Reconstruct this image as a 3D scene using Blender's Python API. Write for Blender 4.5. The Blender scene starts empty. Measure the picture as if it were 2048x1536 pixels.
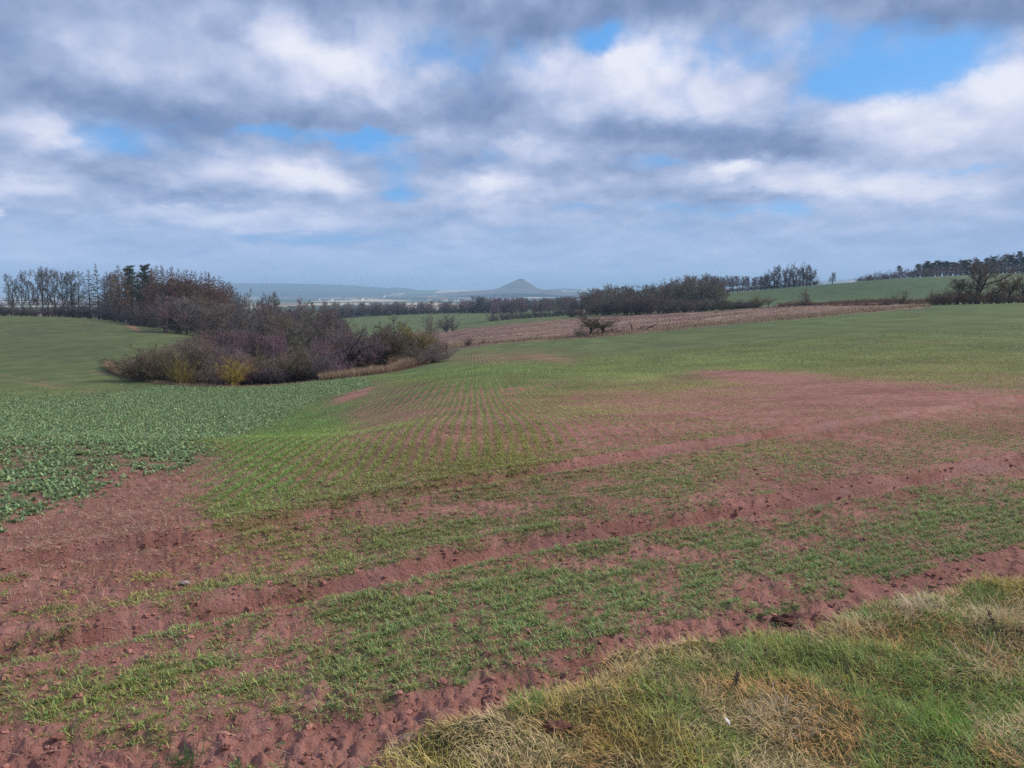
import bpy, math, random
import numpy as np
from mathutils import Vector, Matrix
R = math.radians
random.seed(7)
rngN = np.random.default_rng(11)
scene = bpy.context.scene
C = scene.collection

# ------------------------------------------------------------------ camera
W0, H0, F = 2048, 1536, 1518.0            # photograph frame and focal length in its pixels
HOR = 578.0                                # row of the eye-level horizon
EYE = 2.4
PITCH = math.atan((H0/2 - HOR)/F)
cam_d = bpy.data.cameras.new('camera'); cam = bpy.data.objects.new('camera', cam_d); C.objects.link(cam)
cam_d.sensor_width = 36; cam_d.lens = 36*F/W0; cam_d.clip_start = 0.1; cam_d.clip_end = 60000
cam.location = (0, 0, EYE); cam.rotation_euler = (R(90) - PITCH, 0, 0)
scene.camera = cam
scene.view_settings.view_transform = 'Standard'; scene.view_settings.look = 'None'
scene.view_settings.exposure = 0.16; scene.view_settings.gamma = 1
scene.view_settings.use_curve_mapping = False
scene.cycles.max_bounces = 5; scene.cycles.diffuse_bounces = 2; scene.cycles.volume_bounces = 2
scene.cycles.transparent_max_bounces = 8
scene.cycles.sample_clamp_indirect = 2.0; scene.cycles.sample_clamp_direct = 6.0
scene.cycles.use_denoising = False
scene.cycles.use_adaptive_sampling = False

# ------------------------------------------------------------------ world
SUN_EL, SUN_AZ = R(36), R(72)              # azimuth clockwise from +Y (the view)
world = bpy.data.worlds.new("World"); scene.world = world; world.use_nodes = True
nt = world.node_tree; N = nt.nodes; Lk = nt.links
N.clear()
def nd(tree, kind, **kw):
    n = tree.nodes.new(kind)
    for k, v in kw.items():
        if k.startswith('i_'): n.inputs[int(k[2:])].default_value = v
        else: setattr(n, k, v)
    return n
def mth(tree, op, a, b=None, c=None, clamp=False):
    n = tree.nodes.new('ShaderNodeMath'); n.operation = op; n.use_clamp = clamp
    for i, v in enumerate((a, b, c)):
        if v is None: continue
        if isinstance(v, (int, float)): n.inputs[i].default_value = v
        else: tree.links.new(v, n.inputs[i])
    return n.outputs[0]
def maprange(tree, v, a, b, c, d, smooth=True):
    n = tree.nodes.new('ShaderNodeMapRange'); n.interpolation_type = 'SMOOTHSTEP' if smooth else 'LINEAR'
    tree.links.new(v, n.inputs['Value'])
    for k, x in zip(('From Min', 'From Max', 'To Min', 'To Max'), (a, b, c, d)): n.inputs[k].default_value = x
    return n.outputs[0]
def ramp(tree, fac, stops, interp='LINEAR'):
    n = tree.nodes.new('ShaderNodeValToRGB'); cr = n.color_ramp; cr.interpolation = interp
    while len(cr.elements) < len(stops): cr.elements.new(0.5)
    for e, (p, c) in zip(cr.elements, stops): e.position = p; e.color = (*c, 1)
    tree.links.new(fac, n.inputs[0]); return n.outputs[0]
def mixc(tree, f, a, b, mode='MIX'):
    n = tree.nodes.new('ShaderNodeMix'); n.data_type = 'RGBA'; n.blend_type = mode
    if isinstance(f, (int, float)): n.inputs[0].default_value = f
    else: tree.links.new(f, n.inputs[0])
    for s, v in ((6, a), (7, b)):
        if isinstance(v, tuple): n.inputs[s].default_value = (*v, 1) if len(v) == 3 else v
        else: tree.links.new(v, n.inputs[s])
    return n.outputs[2]
def noise(tree, vec, scale, detail=4, rough=0.5, col=False):
    n = tree.nodes.new('ShaderNodeTexNoise'); n.inputs['Scale'].default_value = scale
    n.inputs['Detail'].default_value = detail; n.inputs['Roughness'].default_value = rough
    if vec is not None: tree.links.new(vec, n.inputs['Vector'])
    return n.outputs[1 if col else 0]

def azel(px, py):                          # photograph position -> azimuth, elevation in degrees
    cx, cy = (px - W0/2)/F, (H0/2 - py)/F
    d = Vector((cx, math.cos(PITCH) + cy*math.sin(PITCH), -math.sin(PITCH) + cy*math.cos(PITCH))).normalized()
    return math.degrees(math.atan2(d.x, d.y)), math.degrees(math.asin(d.z))

tc = nd(nt, 'ShaderNodeTexCoord')
sx = nd(nt, 'ShaderNodeSeparateXYZ'); Lk.new(tc.outputs['Generated'], sx.inputs[0])
az = mth(nt, 'MULTIPLY', mth(nt, 'ARCTAN2', sx.outputs[0], sx.outputs[1]), 57.2958)
el = mth(nt, 'MULTIPLY', mth(nt, 'ARCSINE', sx.outputs[2]), 57.2958)
lv = mth(nt, 'MULTIPLY', mth(nt, 'LOGARITHM', mth(nt, 'ADD', mth(nt, 'MAXIMUM', el, -1.0), 5.0), math.e), 26.0)
cl = nd(nt, 'ShaderNodeCombineXYZ'); Lk.new(az, cl.inputs[0]); Lk.new(lv, cl.inputs[1])     # flattened towards the horizon
pl = nd(nt, 'ShaderNodeCombineXYZ'); Lk.new(az, pl.inputs[0]); Lk.new(el, pl.inputs[1])
def vmath(tree, op, a, b):
    n = tree.nodes.new('ShaderNodeVectorMath'); n.operation = op
    for i, v in enumerate((a, b)):
        if v is None: continue
        if isinstance(v, tuple): n.inputs[i].default_value = v
        else: tree.links.new(v, n.inputs[i])
    return n
w1 = vmath(nt, 'SUBTRACT', noise(nt, cl.outputs[0], 0.11, 4, 0.55, True), (0.5, 0.5, 0.5)).outputs[0]
w1 = vmath(nt, 'MULTIPLY', w1, (5.5, 2.6, 0)).outputs[0]
w2 = vmath(nt, 'SUBTRACT', noise(nt, cl.outputs[0], 0.45, 8, 0.62, True), (0.5, 0.5, 0.5)).outputs[0]
w2 = vmath(nt, 'MULTIPLY', w2, (3.0, 1.9, 0)).outputs[0]
wp = vmath(nt, 'ADD', vmath(nt, 'ADD', pl.outputs[0], w1).outputs[0], w2).outputs[0]
def blobs(lst, base):
    acc = base
    for (cx, cy, rx, ry, amp) in lst:
        a, e = azel(cx, cy)
        m = nt.nodes.new('ShaderNodeMapping'); m.vector_type = 'TEXTURE'; Lk.new(wp, m.inputs[0])
        m.inputs['Location'].default_value = (a, e, 0)
        m.inputs['Scale'].default_value = (rx/24.5, ry/24.5, 1)
        ln = vmath(nt, 'LENGTH', m.outputs[0], None)
        acc = mth(nt, 'ADD', acc, maprange(nt, ln.outputs['Value'], 0, 1, amp, 0))
    return acc
BR = [(680,135,190,95,.5),(560,85,90,60,.25),(110,270,125,65,.5),(530,365,250,65,.35),(600,358,95,42,.25),(240,130,230,90,.22),
 (985,372,150,52,.35),(985,360,60,34,.25),(1290,150,210,95,.5),(1280,118,120,50,.25),(1080,140,110,80,.38),(1450,210,190,90,.3),
 (1970,205,220,130,.45),(2010,140,110,70,.25),(1740,255,170,80,.35),(1440,335,70,28,.5),(1790,372,300,50,.4),(1550,352,230,42,.3),
 (1060,300,150,45,.32),(300,432,240,26,.25),(590,447,230,30,.25),(0,378,240,30,.3),(40,490,180,60,.15),(3,436,24,16,.5),
 (1560,440,260,40,.12),(1230,200,180,60,.1)]
DK = [(1000,-10,1300,80,-.22),(1930,20,380,110,-.36),(650,78,100,40,-.3),(120,190,330,110,-.12),(290,215,280,60,-.17),
 (720,238,380,48,-.24),(950,225,220,60,-.16),(1400,272,470,62,-.34),(1130,50,280,60,-.22),(1560,292,240,42,-.22),
 (170,318,230,42,-.22),(450,402,380,26,-.18),(760,392,90,30,-.14),(1250,345,130,26,-.12),(1520,402,280,22,-.14),
 (1900,405,300,20,-.12),(400,262,140,50,-.1),(0,60,300,140,-.1)]
HO = [(1740,135,200,80,-1.25),(1900,122,190,55,-.8),(1680,170,90,60,-.8),(1850,168,120,45,-.7),(1200,75,110,34,-1.15),(1190,98,50,40,-.7),
 (1660,60,110,45,-.45),(1500,112,180,46,-.4),(725,275,140,26,-1.1),(530,262,80,16,-.9),(620,278,190,22,-.4),(250,272,110,46,-.5),
 (790,350,62,60,-.8),(805,400,75,24,-.75),(1300,325,120,24,-.95),(600,472,310,20,-.65),(700,486,240,14,-.45),(1150,420,80,15,-.65),
 (1320,410,90,20,-.65),(1500,420,150,18,-.8),(1600,410,80,15,-.55),(1045,462,80,18,-.5),(860,95,130,55,-.3),(1570,470,200,12,-.3),(1900,335,200,12,-.5),(900,110,300,80,-.45),(1500,90,330,60,-.4),(300,285,250,60,-.35),(800,300,300,50,-.35),(1850,60,200,60,-.3),(760,400,200,40,-.3),(1250,440,400,40,-.3)]
nA = noise(nt, cl.outputs[0], 0.13, 4, 0.5)
nB = noise(nt, cl.outputs[0], 0.34, 9, 0.6)
# a fold of the same noise looked up slightly higher: sunlit tops, grey bases
up = vmath(nt, 'ADD', cl.outputs[0], (0.3, 1.6, 0)).outputs[0]
nA2 = noise(nt, up, 0.13, 4, 0.5)
relief = mth(nt, 'MULTIPLY', mth(nt, 'SUBTRACT', nA, nA2), 0.9)
bb = mth(nt, 'ADD', mth(nt, 'MULTIPLY', mth(nt, 'SUBTRACT', nB, 0.5), 0.26), 0.49)
bb = mth(nt, 'ADD', bb, mth(nt, 'MULTIPLY', mth(nt, 'SUBTRACT', nA, 0.5), 0.25))
bb = mth(nt, 'ADD', bb, relief)
def puffs(scale, off, amp):                # rounded billows: bright crowns, grey creases
    v = nt.nodes.new('ShaderNodeTexVoronoi'); v.feature = 'SMOOTH_F1'; v.inputs['Scale'].default_value = scale; v.inputs['Smoothness'].default_value = 0.35
    Lk.new(vmath(nt, 'ADD', vmath(nt, 'ADD', cl.outputs[0], w2).outputs[0], (off, off*.7, 0)).outputs[0], v.inputs['Vector'])
    return mth(nt, 'MULTIPLY', mth(nt, 'SUBTRACT', 0.42, v.outputs['Distance']), amp)
pf = mth(nt, 'ADD', puffs(0.15, 3.0, 0.22), puffs(0.42, 9.0, 0.12))
bb = mth(nt, 'ADD', bb, pf)
B_ = blobs(BR + [(a, b, c, d, e*.78) for a, b, c, d, e in DK], bb)
cc = mth(nt, 'ADD', mth(nt, 'MULTIPLY', mth(nt, 'SUBTRACT', nA, 0.5), 0.9), 1.10)
cc = mth(nt, 'ADD', cc, mth(nt, 'MULTIPLY', mth(nt, 'SUBTRACT', nB, 0.5), 1.1))
cc = mth(nt, 'ADD', cc, mth(nt, 'MULTIPLY', pf, 0.9))
C_ = maprange(nt, blobs([(a, b, c*1.02, d*1.08, e*.66) for a, b, c, d, e in HO], cc), 0.02, 1.02, 0.06, 1)
cloud = ramp(nt, B_, [(0.0, (0.125, 0.185, 0.335)), (0.25, (0.215, 0.29, 0.48)), (0.5, (0.35, 0.435, 0.64)), (0.75, (0.55, 0.60, 0.78)), (1.0, (0.75, 0.77, 0.87))])
lowf = maprange(nt, el, 0.0, 8.0, 0.76, 0.0)
cloud = mixc(nt, lowf, cloud, (0.375, 0.515, 0.80))
sky = nd(nt, 'ShaderNodeTexSky', sky_type='NISHITA', sun_disc=False, sun_elevation=SUN_EL, sun_rotation=SUN_AZ, altitude=250, air_density=1.2, dust_density=0.6, ozone_density=2.5)
bg1 = nd(nt, 'ShaderNodeBackground'); bg1.inputs[1].default_value = 0.13
skt = mixc(nt, 0.75, sky.outputs[0], (.50, 2.6, 6.3)); Lk.new(skt, bg1.inputs[0])
bg2 = nd(nt, 'ShaderNodeBackground'); Lk.new(cloud, bg2.inputs[0]); bg2.inputs[1].default_value = 1.0
mx = nd(nt, 'ShaderNodeMixShader'); Lk.new(C_, mx.inputs[0]); Lk.new(bg1.outputs[0], mx.inputs[1]); Lk.new(bg2.outputs[0], mx.inputs[2])
wo = nd(nt, 'ShaderNodeOutputWorld'); Lk.new(mx.outputs[0], wo.inputs[0])
world.cycles.sampling_method = 'MANUAL'; world.cycles.sample_map_resolution = 512

sun_d = bpy.data.lights.new('sun', 'SUN'); sun = bpy.data.objects.new('sun', sun_d); C.objects.link(sun)
sun_d.energy = 3.4; sun_d.angle = R(6); sun_d.color = (1.0, 0.92, 0.78)
sd = Vector((math.sin(SUN_AZ)*math.cos(SUN_EL), math.cos(SUN_AZ)*math.cos(SUN_EL), math.sin(SUN_EL)))
sun.rotation_euler = sd.to_track_quat('Z', 'Y').to_euler()

# ------------------------------------------------------------------ helpers
def tag(o, label=None, cat=None, group=None, kind=None):
    if label: o['label'] = label
    if cat: o['category'] = cat
    if group: o['group'] = group
    if kind: o['kind'] = kind
    return o
def new_obj(name, me, parent=None, mat=None):
    o = bpy.data.objects.new(name, me); C.objects.link(o)
    if parent is not None: o.parent = parent
    if mat is not None and me is not None: me.materials.append(mat)
    return o
def np_mesh(name, V, Fq, smooth=False, cols=None, cname='col'):
    """V (n,3), Fq (m,k) faces of k corners."""
    me = bpy.data.meshes.new(name); V = np.asarray(V, np.float32); Fq = np.asarray(Fq, np.int32)
    m, k = Fq.shape
    me.vertices.add(len(V)); me.vertices.foreach_set('co', V.ravel())
    me.loops.add(m*k); me.loops.foreach_set('vertex_index', Fq.ravel())
    me.polygons.add(m); me.polygons.foreach_set('loop_start', np.arange(0, m*k, k, dtype=np.int32))
    me.polygons.foreach_set('use_smooth', np.full(m, smooth, dtype=bool))
    if cols is not None:
        for cn, cv in (cols.items() if isinstance(cols, dict) else {cname: cols}.items()):
            at = me.attributes.new(cn, 'FLOAT_COLOR', 'POINT')
            c4 = np.ones((len(V), 4), np.float32); c4[:, :cv.shape[1]] = cv
            at.data.foreach_set('color', c4.ravel())
    me.update(); return me
def hsh(ix, iy, seed):
    n = (ix.astype(np.int64)*374761393 + iy.astype(np.int64)*668265263 + seed*1442695041) & 0xffffffff
    n = ((n ^ (n >> 13))*1274126177) & 0xffffffff
    n = ((n ^ (n >> 16))*2246822519) & 0xffffffff
    return ((n ^ (n >> 15)) & 0xffffff)/float(0xffffff)
def vn(x, y, seed=0):
    ix, iy = np.floor(x), np.floor(y); fx, fy = x - ix, y - iy
    fx = fx*fx*(3 - 2*fx); fy = fy*fy*(3 - 2*fy)
    a, b, c, d = hsh(ix, iy, seed), hsh(ix + 1, iy, seed), hsh(ix, iy + 1, seed), hsh(ix + 1, iy + 1, seed)
    return (a*(1 - fx) + b*fx)*(1 - fy) + (c*(1 - fx) + d*fx)*fy
def fbm(x, y, seed=0, oct=4, g=0.5):
    s = np.zeros_like(x); a = 1; t = 0; ca, sa = 0.8, 0.6
    for i in range(oct):
        s += a*vn(x, y, seed + i*17); t += a; a *= g
        x, y = (ca*x - sa*y)*2.03 + 5.3, (sa*x + ca*y)*2.03 - 3.1
    return s/t
def sst(x, a, b):
    t = np.clip((x - a)/(b - a), 0, 1); return t*t*(3 - 2*t)

# ------------------------------------------------------------------ terrain heights
def zrel(py, Y, px=1024):                  # height relative to the eye of a point seen at row py at forward distance Y
    cy = (H0/2 - py)/F
    return Y*(-math.sin(PITCH) + cy*math.cos(PITCH))/(math.cos(PITCH) + cy*math.sin(PITCH))
# measured profiles: for a bearing, (forward distance, row where the ground shows) or (distance, 'z', height below the eye)
PROF = {
 -100: [(60,792),(100,738),(180,672),(260,628),(330,'z',-12.5),(600,'z',-25)],
    0: [(60,792),(100,735),(180,670),(260,628),(330,'z',-12.5),(600,'z',-25)],
  130: [(60,793),(100,732),(180,667),(260,628),(330,'z',-12.5),(600,'z',-25)],
  250: [(60,795),(80,757),(100,722),(180,668),(250,643),(330,'z',-14),(600,'z',-26)],
  400: [(60,797),(74,771),(100,'z',-11),(170,672),(230,'z',-12.5),(330,'z',-18),(600,'z',-30)],
  550: [(60,795),(74,768),(100,'z',-12.6),(180,'z',-17),(250,'z',-19),(330,'z',-22),(600,'z',-30)],
  700: [(50,789),(80,745),(120,'z',-12.5),(180,'z',-16.5),(300,'z',-21),(450,'z',-24),(620,631)],
  800: [(45,772),(90,734),(130,'z',-12.2),(200,'z',-15.5),(300,'z',-19),(450,'z',-23.5),(620,629)],
  880: [(45,748),(95,722),(150,694),(300,665),(420,'z',-22.2),(470,650),(620,624)],
 1000: [(45,742),(80,715),(150,684),(300,648),(400,637),(460,'z',-18),(620,'z',-19)],
 1190: [(45,738),(80,706),(140,673),(300,635),(350,628),(450,'z',-14.5),(600,'z',-14)],
 1320: [(45,732),(80,695),(140,660),(280,628),(350,'z',-9.5),(500,590),(600,'z',-8)],
 1450: [(45,722),(80,682),(140,648),(250,620),(300,'z',-8),(350,607),(500,583),(600,'z',-5)],
 1600: [(45,712),(80,668),(140,636),(225,608),(260,'z',-5.6),(350,592),(500,570),(600,'z',-1)],
 1800: [(45,700),(80,655),(140,619),(180,608),(210,'z',-5.0),(300,590),(500,553),(640,'z',6)],
 2048: [(45,690),(80,640),(140,604),(180,'z',-3.5),(250,'z',-4.0),(350,'z',2),(500,545),(640,'z',14)],
 2200: [(45,688),(80,636),(140,598),(180,'z',-3.0),(250,'z',-3.0),(350,'z',4),(500,540),(640,'z',18)],
}
LG = np.linspace(math.log(0.3), math.log(32000), 700)
def build_table():
    pxs = sorted(PROF); rows = []
    for p in pxs:
        pts = [(0.3, -EYE), (9, -EYE - (0.02 if p > 700 else 0.06)), (14, -EYE - (0.05 if p > 700 else 0.28))]
        for t in PROF[p]:
            pts.append((t[0], t[2] if len(t) == 3 else zrel(t[1], t[0])))
        z6 = pts[-1][1]
        pts += [(1500, min(z6*0.4 - 33, -42)), (3000, -56), (5000, -67), (9000, -88), (15000, -112), (32000, -160)]
        ls = np.log([a for a, b in pts]); zs = np.array([b for a, b in pts])
        rows.append(np.interp(LG, ls, zs))
    T = np.array(rows); us = (np.array(pxs) - 1024)/F
    ug = np.linspace(us[0], us[-1], 360)
    T2 = np.array([np.interp(ug, us, T[:, j]) for j in range(T.shape[1])]).T
    def sm(A, s, ax):
        k = np.exp(-0.5*(np.arange(-3*s, 3*s + 1)/s)**2); k /= k.sum()
        pad = [(0, 0), (0, 0)]; pad[ax] = (3*s, 3*s)
        Ap = np.pad(A, pad, mode='edge')
        return np.apply_along_axis(lambda v: np.convolve(v, k, 'valid'), ax, Ap)
    T2 = sm(T2, 9, 0); T2 = sm(T2, 4, 1)
    return ug, T2
UG, TT = build_table()
def Hb(u, Y):                              # smooth ground height (world z) at bearing tangent u, forward distance Y
    u = np.clip(u, UG[0], UG[-1] - 1e-6); l = np.clip(np.log(np.maximum(Y, 0.31)), LG[0], LG[-1] - 1e-6)
    a = (u - UG[0])/(UG[1] - UG[0]); b = (l - LG[0])/(LG[1] - LG[0])
    i = np.clip(a.astype(int), 0, len(UG) - 2); j = np.clip(b.astype(int), 0, len(LG) - 2); fa, fb = a - i, b - j
    z = (TT[i, j]*(1 - fa) + TT[i + 1, j]*fa)*(1 - fb) + (TT[i, j + 1]*(1 - fa) + TT[i + 1, j + 1]*fa)*fb
    X = u*Y
    # distant ridges
    def ridge(u0, u1, Y0, wY, h):
        e = (u1 - u0)
        t = np.clip((u - u0)/e, 0, 1)
        return h*np.clip(np.sin(np.pi*t), 0, 1)**0.45*np.exp(-((Y - Y0)/wY)**2)
    far = ridge(-0.50, -0.12, 9500, 1300, 168)*(0.92 + 0.14*vn(u*22, u*0, 5)) + ridge(-0.45, -0.07, 7300, 500, 52)
    far = far + ridge(-0.16, 0.34, 8600, 1600, 92)*(0.85 + 0.3*vn(u*30 + 3, u*0, 8)) + ridge(-0.14, 0.2, 6400, 900, 46)
    far = far + ridge(-0.215, -0.06, 4800, 450, 14)
    far = far + ridge(0.26, 0.95, 7000, 1300, 185)*(0.88 + 0.2*vn(u*24, u*0, 9)) + ridge(0.25, 0.9, 4300, 500, 64)
    far = np.where(Y > 2500, far, 0)
    return EYE + z + far
def toUY(x, y):                            # world x, y -> bearing tangent and distance, valid all round
    r = np.hypot(x, y); th = np.arctan2(x, y); tc_ = np.clip(th, -0.66, 0.66)
    return np.tan(tc_), r*np.cos(tc_)
def ground_base(x, y):
    x = np.asarray(x, float); y = np.asarray(y, float)
    u, Y = toUY(x, y); return Hb(u, Y)
def proj(x, y, z):                         # world -> photograph pixel
    dz = z - EYE
    f = y*math.cos(PITCH) - dz*math.sin(PITCH); upc = y*math.sin(PITCH) + dz*math.cos(PITCH)
    f = np.where(f > 0.05, f, 0.05)
    return W0/2 + F*x/f, H0/2 - F*upc/f
def unproj(px, py):                        # where the line of sight meets the smooth ground
    cx, cy = (px - W0/2)/F, (H0/2 - py)/F
    d = np.array((cx, math.cos(PITCH) + cy*math.sin(PITCH), -math.sin(PITCH) + cy*math.cos(PITCH)))
    t = 1.5
    while t < 900:
        p = d*t
        if EYE + p[2] < float(ground_base(p[0], p[1])): break
        t *= 1.004
    return (p[0], p[1])

# tyre tracks and other lines on the ground, as world polylines
def wline(pts): return np.array([unproj(*p) for p in pts])
T1 = wline([(-300,1180),(0,1140),(180,1110),(400,1078),(650,1022),(950,966),(1300,912),(1600,864),(2048,796),(2500,740)])
T2 = wline([(-400,1390),(0,1310),(250,1262),(500,1213),(800,1150),(1050,1092),(1300,1055),(1600,1008),(1850,958),(2048,922),(2500,850)])
T3 = wline([(-500,1640),(60,1540),(420,1500),(720,1475),(1000,1400),(1300,1312),(1600,1240),(2048,1128),(2500,1010)])
EDGE = wline([(700,1700),(830,1570),(905,1500),(1020,1450),(1210,1380),(1300,1330),(1480,1292),(1640,1250),(1760,1222),(1900,1190),(2048,1166),(2500,1080)])   # field edge / verge
TL4 = wline([(1350,694),(1600,690),(1850,686),(2300,682)]); TL1 = wline([(-200,730),(0,750),(100,766),(200,780),(330,791)]); TL2 = wline([(-200,822),(0,808),(170,797),(330,787),(450,779)]); TL3 = wline([(-200,757),(0,758),(110,775),(210,788),(340,797)])
def pdist(x, y, P):                        # distance to a polyline and signed side
    best = np.full(x.shape, 1e9); side = np.zeros(x.shape); along = np.zeros(x.shape); acc = 0
    for a, b in zip(P[:-1], P[1:]):
        d = b - a; L2 = d@d; L = math.sqrt(L2)
        t = np.clip(((x - a[0])*d[0] + (y - a[1])*d[1])/L2, 0, 1)
        ex, ey = x - a[0] - t*d[0], y - a[1] - t*d[1]; dd = np.hypot(ex, ey)
        m = dd < best; best = np.where(m, dd, best)
        side = np.where(m, d[0]*ey - d[1]*ex, side); along = np.where(m, acc + t*L, along); acc += L
    return best, np.sign(side), along
def verge_w(x, y):                         # >0 inside the grass verge (metres from its ragged edge)
    d, s, _ = pdist(x, y, EDGE)
    return -d*s + (fbm(x*1.3, y*1.3, 71, 3) - 0.5)*0.9

def ell(px, py, cx, cy, rx, ry, rot=0):
    c, s = math.cos(R(rot)), math.sin(R(rot)); dx, dy = px - cx, py - cy
    a, b = (c*dx + s*dy)/rx, (-s*dx + c*dy)/ry
    return np.exp(-(a*a + b*b)*1.2)
def inpoly(px, py, P):
    r = np.zeros(px.shape, bool); n = len(P)
    for i in range(n):
        x1, y1 = P[i]; x2, y2 = P[(i + 1) % n]
        c = ((y1 > py) != (y2 > py)) & (px < (x2 - x1)*(py - y1)/((y2 - y1) if y2 != y1 else 1e-9) + x1)
        r ^= c
    return r
def softpoly(px, py, P, jx, jy, n=7):
    rg = np.random.default_rng(3); a = np.zeros(px.shape)
    for i in range(n):
        dx, dy = rg.normal(0, 1, 2); a += inpoly(px + dx*jx, py + dy*jy, P)
    return a/n
RAPE = [(-900,1330),(-300,1150),(0,1072),(150,1012),(250,925),(300,938),(350,930),(400,893),(520,852),(600,812),(680,783),(745,768),(700,757),(560,770),(450,775),(330,772),(180,792),(0,800),(-900,820)]
HEATH = [(860,735),(880,700),(935,696),(1000,686),(1190,674),(1320,662),(1450,650),(1600,637),(1700,627),(1860,613),(1840,604),(1700,606),(1600,610),(1450,620),(1300,627),(1190,633),(1100,640),(1000,650),(880,662),(780,668),(740,690),(760,712)]
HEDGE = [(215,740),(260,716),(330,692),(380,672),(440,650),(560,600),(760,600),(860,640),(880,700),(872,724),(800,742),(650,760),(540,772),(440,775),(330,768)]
_h = T2[6] - T2[3]; hdx, hdy = _h/np.linalg.norm(_h)
def masks(x, y, z):
    """what grows where: dictionary of 0..1 fields at ground points"""
    px, py = proj(x, y, z); Y = y
    j1 = (fbm(x*0.9, y*0.9, 31, 4) - 0.5); j2 = (fbm(x*0.9 + 40, y*0.9, 37, 4) - 0.5)
    near = np.clip(12/np.maximum(Y, 1), 0, 1.6)
    qx, qy = px + j1*170*near, py + j2*80*near
    front = Y > 0.5
    m = {}
    m['px'], m['py'] = px, py
    rape = np.clip(softpoly(qx, qy, RAPE, 26*near, 16*near) + 0*x, 0, 1)*front
    verge = sst(verge_w(x, y), -0.08, 0.15)
    farY = Y > 100
    heath = softpoly(px + j1*40, py + j2*5, HEATH, 6, 1.5)*(Y > 108)*front
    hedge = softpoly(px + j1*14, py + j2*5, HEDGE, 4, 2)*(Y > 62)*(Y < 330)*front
    veg = 0.68 + 0.26*(1 - sst(py, 690 + 110*(px < 500), 760 + 60*(px < 500)))*(Y > 20)
    for (cx, cy, rx, ry, rot, a) in VEG: veg = veg + a*ell(px + j1*120*near, py + j2*60*near, cx, cy, rx, ry, rot)
    fade = sst(py, 700, 800)
    veg = veg + (fbm(x*0.55, y*0.55, 51, 4) - 0.5)*0.6*fade + (fbm(x*3.1, y*3.1, 57, 3) - 0.5)*1.1*sst(py, 820, 1080) + (fbm((x*hdx + y*hdy)*1.3, (y*hdx - x*hdy)*6.5, 59, 3) - 0.5)*0.9*sst(py, 860, 1050)
    veg = veg - 0.13*sst(py, 900, 1120)
    d1, _, al1 = pdist(x, y, T1); d2, _, al2 = pdist(x, y, T2); d3, _, _ = pdist(x, y, T3)
    wj = (fbm(x*1.1, y*1.1, 67, 3) - 0.5)*0.35; wr = 0.10*sst(px, 700, 1400)
    rut = np.maximum(1 - sst(d1 + wj, 0.05 + wr, 0.24 + wr), 1 - sst(d2 + wj, 0.02 + wr, 0.18 + wr))
    rutv = np.clip(rut*(0.78 + 1.0*(fbm(x*1.3, y*1.3, 61, 3) - 0.5)), 0, 1)
    bare3 = (1 - sst(d3 + (fbm(x*2, y*2, 63, 3) - 0.5)*0.7, 0.08, 0.30))
    veg = veg - 1.0*rutv - 0.8*bare3
    for P_ in (TL1, TL2, TL3, TL4): dl, _, _ = pdist(x, y, P_); veg = veg - 0.28*(1 - sst(dl, .25, .8))*(Y > 25)
    m['d1'], m['d2'], m['d3'] = d1, d2, d3
    m['veg'] = np.clip(veg, 0, 1); m['rape'] = rape; m['verge'] = verge; m['heath'] = heath; m['hedge'] = hedge
    m['rut'] = rut
    return m
VEG = [ # cx, cy, rx, ry, rot, change of crop cover
 (500,930,130,110,-25,.34),(430,1010,120,60,0,.3),(620,850,120,50,-25,.25),(760,930,200,70,0,.08),(1020,910,130,40,-5,.3),
 (260,1010,150,70,-30,-.75),(80,1090,190,60,-15,-.65),(200,1040,260,70,-20,-.35),(850,830,170,38,0,-.32),(720,860,60,30,0,-.2),
 (1500,830,500,60,-4,-.27),(1250,860,300,50,-8,-.2),(1850,850,420,70,0,-.3),(1900,950,350,40,-6,-.32),(1500,750,130,12,3,-.6),(1620,768,160,10,3,-.3),
 (1800,790,350,24,2,-.35),(1200,790,200,24,0,-.12),(1400,990,420,50,-10,-.2),(1650,1000,260,34,-8,-.25),(900,1060,260,36,-12,-.1),
 (1000,745,500,22,0,.3),(1500,715,400,26,0,.1),(1000,715,140,14,0,-.28),(1120,722,70,12,10,-.3),(1150,1150,420,70,-12,.04),(1500,1120,420,60,-12,.06),
 (1900,1060,250,50,-12,.1),(300,1400,330,60,-12,.12),(60,1520,260,50,0,-.5),(500,1540,260,25,0,-.4),(60,1360,120,30,0,-.3),(350,1130,200,30,-10,.12),
 (150,1200,200,40,-8,-.2),(710,788,42,7,-20,-.9),(265,655,30,6,25,-.45),(340,668,50,8,12,-.15),(430,783,150,5,0,-.3),(210,748,50,5,8,-.35),(120,700,160,30,0,-.05),
 (1160,795,12,6,0,-.5),(1020,790,14,7,0,-.4),(1950,700,220,40,0,-.12)]
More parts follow.
